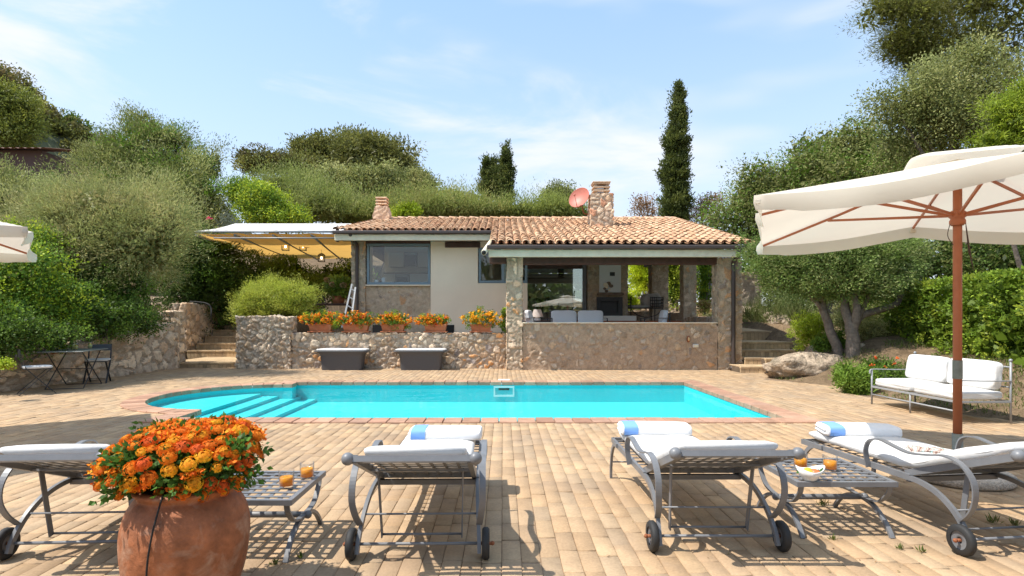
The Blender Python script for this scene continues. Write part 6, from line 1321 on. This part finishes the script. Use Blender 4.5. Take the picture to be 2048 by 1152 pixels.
for i, (px, py, D, w_, l) in enumerate(((1562, 642, 17.2, .85, 'pale rock edging the path, second from the lime bush'), (1545, 635, 18.0, .7, 'pale rock edging the path, third from the lime bush'), (1500, 622, 19.8, .55, 'pale rock edging the path near the upper steps'), (1486, 619, 20.5, .5, 'pale rock beside the top step of the right path'), (1525, 629, 19, .7, 'long low rock at the bend of the right path'), (1580, 645, 16.6, .5, 'pale rock edging the path, touching the round lime bush'))):
    p = at(px, py, D); rock(l, (p.x, p.y, p.z), (w_, w_*.7, w_*.55), 10+i)
rock('rock at the foot of the right veranda pillar beside the steps', (6.35, 15.6, .78), (.45, .4, .3), 20)
for i, (x, y, z, w_, l) in enumerate(((-9.05, 9.6, .52, .35, 'pale stone lying on the wall behind the left folding chair'), (-9.15, 10.1, .60, .3, 'stone lying on the wall left of the lemonade jug'), (-9.2, 11.1, .74, .4, 'flat stone on the wall right of the cafe table'), (-9.1, 9.1, .48, .3, 'pale stone on the wall near the left edge'))): rock(l, (x, y, z), (w_, w_*.8, w_*.6), 30+i, name='stone')
# far hillside on the left with its wood
hb_ = MB(); hb_.smooth = True
def hill(u, v):
    x = -190+u*175; y = 95+v*120; p = 1-ss(-140, -45, x); z = -1+64*p*ss(95, 140, y)+3*noise.noise(Vector((x*.03, y*.03, 0))); return Vector((x, y, z))
hb_.grid(hill, 50, 30); tag(hb_.build('hill', mat('hill_scrub', (.075, .085, .04), .95, var=(.2, .6, 1.3))), kind='structure')
rng = np.random.default_rng(44); VV = []; CC = []
for i in range(330):
    u, v = rng.random(), rng.random()**1.3*.55; p = hill(u, v)
    if p.z < 4: continue
    r = rng.uniform(2.2, 4.6); V, C = foliage([(p.x, p.y, p.z+r*.4, r, r, r*.75)], 420, .75, .42, [G_PINE[0], G_DARK[1], (.085, .085, .045), (.07, .075, .03), (.10, .085, .05)][i % 5:i % 5+1], 500+i, clump=1.5, nclump=22, inner=.25); VV.append(V); CC.append(C)
o = quads('hill_wood', np.concatenate(VV), np.concatenate(CC)); tag(o, 'dark olive wood covering the far hillside on the left', 'wood', kind='stuff')
T('pine_tree', 'yellow green pine on the ridge at the upper left edge', 'tree', [(25, 215, 60, 45, 30), (-10, 200, 60, 50, 40), (50, 245, 60, 28, 18), (20, 270, 59, 45, 25)], 12000, .42, .12, [(.09, .115, .03), (.07, .09, .03), (.12, .14, .035)], 181, r=.3, clump=1.5, nclump=140, tight=.85)
t = thing('neighbour_house', 'dark tiled roof of a neighbouring house behind the left trees', 'house', (-23.5, 27, 3)); mb = MB(); mb.bx(-4, 1.6, 0, 5, 0, 6.3); mb.build('wall', mat('dark_brown_wall', (.10, .06, .05), .8), t)
mb = MB(); mb.smooth = True; mb.grid(lambda u, v: Vector((-4.6+u*6.8, -.5+v*3, 6.25+v*.7+.05*abs(math.sin(u*62)))), 186, 3); mb.build('roof', mat('dark_roof_tile', (.22, .12, .09), .9), t)
# pink blossoms
for px, py, D, l in ((418, 436, 17.5, 'single pink blossom above the left end of the awning'),): 
    rng = np.random.default_rng(3); V, C = florets(rng, rng.normal(size=(22, 3))*.03, .022, [(.75, .06, .16), (.8, .12, .25)]); o = quads('pink_blossom', V, C, None, MAT['petal']); o.location = at(px, py, D); tag(o, l, 'flower')
pts = [(1788, 728), (1795, 716), (1752, 716), (1744, 730), (1770, 735)]
for i, (px, py) in enumerate(pts):
    rng = np.random.default_rng(i); V, C = florets(rng, rng.normal(size=(14, 3))*.012, .016, [(.75, .12, .03), (.8, .2, .03)]); o = quads('orange_blossom', V, C, None, MAT['petal']); o.location = at(px, py, 10.4); tag(o, ['highest orange flower right of the oleander', 'topmost right orange flower beside the white sofa', 'orange flower above the oleander', 'orange flower just right of the olive trunk', 'middle orange flower below the hedge'][i], 'flower')

# wood on the far side of the camera, mirrored in the glass of the house
V, C = foliage([(x, -17+3*math.sin(x), 3.2, 4.5, 3.0, 4.2+1.2*math.sin(x*1.7)) for x in range(-2, 34, 5)]+[(x, -19, .8, 4.5, 3.0, 2.2) for x in range(-30, -4, 5)], 16000, .55, .3, G_OLIVE+G_DARK+G_MID, 900, clump=1.3, nclump=500, inner=.3)
tag(quads('wood_edge', V, C), 'dense green wood edge behind the viewpoint, mirrored in the glass door', 'wood', kind='stuff')
# ground cover
def cover(name, label, fn, n, leaf, wd, cols, seed):
    rng = np.random.default_rng(seed); P = []
    while len(P) < n:
        p = fn(rng)
        if p is not None: P.append(p)
    P = np.array(P); D = unit(rng.normal(size=(n, 3))*.6+np.array([0, 0, .9])); V = leafquads(rng, P, D, leaf, wd, None); C = np.array(cols)[rng.integers(0, len(cols), n)]*rng.uniform(.7, 1.25, (n, 1)); tag(quads(name, V, C), label, 'ground cover', kind='stuff')
def fr(rng):
    y = rng.uniform(5, 14.2); x = rng.uniform(lerp_tab(RB, y)+.15, 9.2)
    if noise.noise(Vector((x*1.3, y*1.3, 2))) < -.08: return None
    return (x, y, terr(x, y)-.01)
cover('grass', 'patchy low grass and weeds on the bank below the hedge', fr, 11000, .085, .012, [(.16, .22, .05), (.20, .24, .08), (.28, .25, .12), (.12, .18, .03)], 901)
def fl_(rng):
    y = rng.uniform(7.5, 15); x = rng.uniform(-14, -9.15); return (x, y, terr(x, y))
cover('fallen_leaves', 'dry fallen leaves on the bank behind the left retaining wall', fl_, 6000, .06, .035, [(.42, .28, .16), (.50, .36, .22), (.34, .21, .12)], 902)
def fb(rng):
    y = rng.uniform(17, 24); x = rng.uniform(7.8, 12); return (x, y, terr(x, y))
cover('grass', 'grassy slope above the right hand steps', fb, 6000, .16, .018, [(.16, .22, .05), (.22, .25, .08), (.28, .26, .12)], 903)

def fd(rng):
    y = rng.uniform(2.4, 13.5); x = rng.uniform(-4, 6) if rng.random() < .5 else rng.uniform(1.0, 5)
    if inside(PX, x, y) or x > lerp_tab(RB, y) or (y < 5.5 and x < .2 and rng.random() < .8): return None
    return (x, y, .004)
rng = np.random.default_rng(910); P = []
while len(P) < 420:
    p = fd(rng)
    if p: P.append(p)
P = np.array(P); D = unit(rng.normal(size=(len(P), 3))*np.array([1, 1, .12])+np.array([0, 0, .1])); r = np.tile([[0, 0, 1.]], (len(P), 1)); S_ = unit(np.cross(D, r)); ln = rng.uniform(.008, .024, (len(P), 1))
V = np.stack([P, P+D*ln*.5+S_*ln*.22, P+D*ln, P+D*ln*.5-S_*ln*.22], 1); V[:, :, 2] = np.maximum(V[:, :, 2], .003); C = np.array([(.22, .12, .06), (.33, .20, .10), (.16, .10, .05), (.30, .24, .10)])[rng.integers(0, 4, len(P))]
tag(quads('leaf_litter', V, C), 'tiny dry leaf fragments scattered over the brick deck', 'leaf litter', kind='stuff')

def flb(rng):
    y = rng.uniform(3, 20); x = rng.uniform(-24, -9.4)
    if noise.noise(Vector((x*.6, y*.6, 5))) < -.1: return None
    return (x, y, terr(x, y)-.01)
cover('ground_cover', 'low green undergrowth on the bank left of the terrace', flb, 14000, .13, .045, [(.14, .20, .05), (.18, .22, .07), (.10, .15, .03), (.24, .22, .10)], 904)
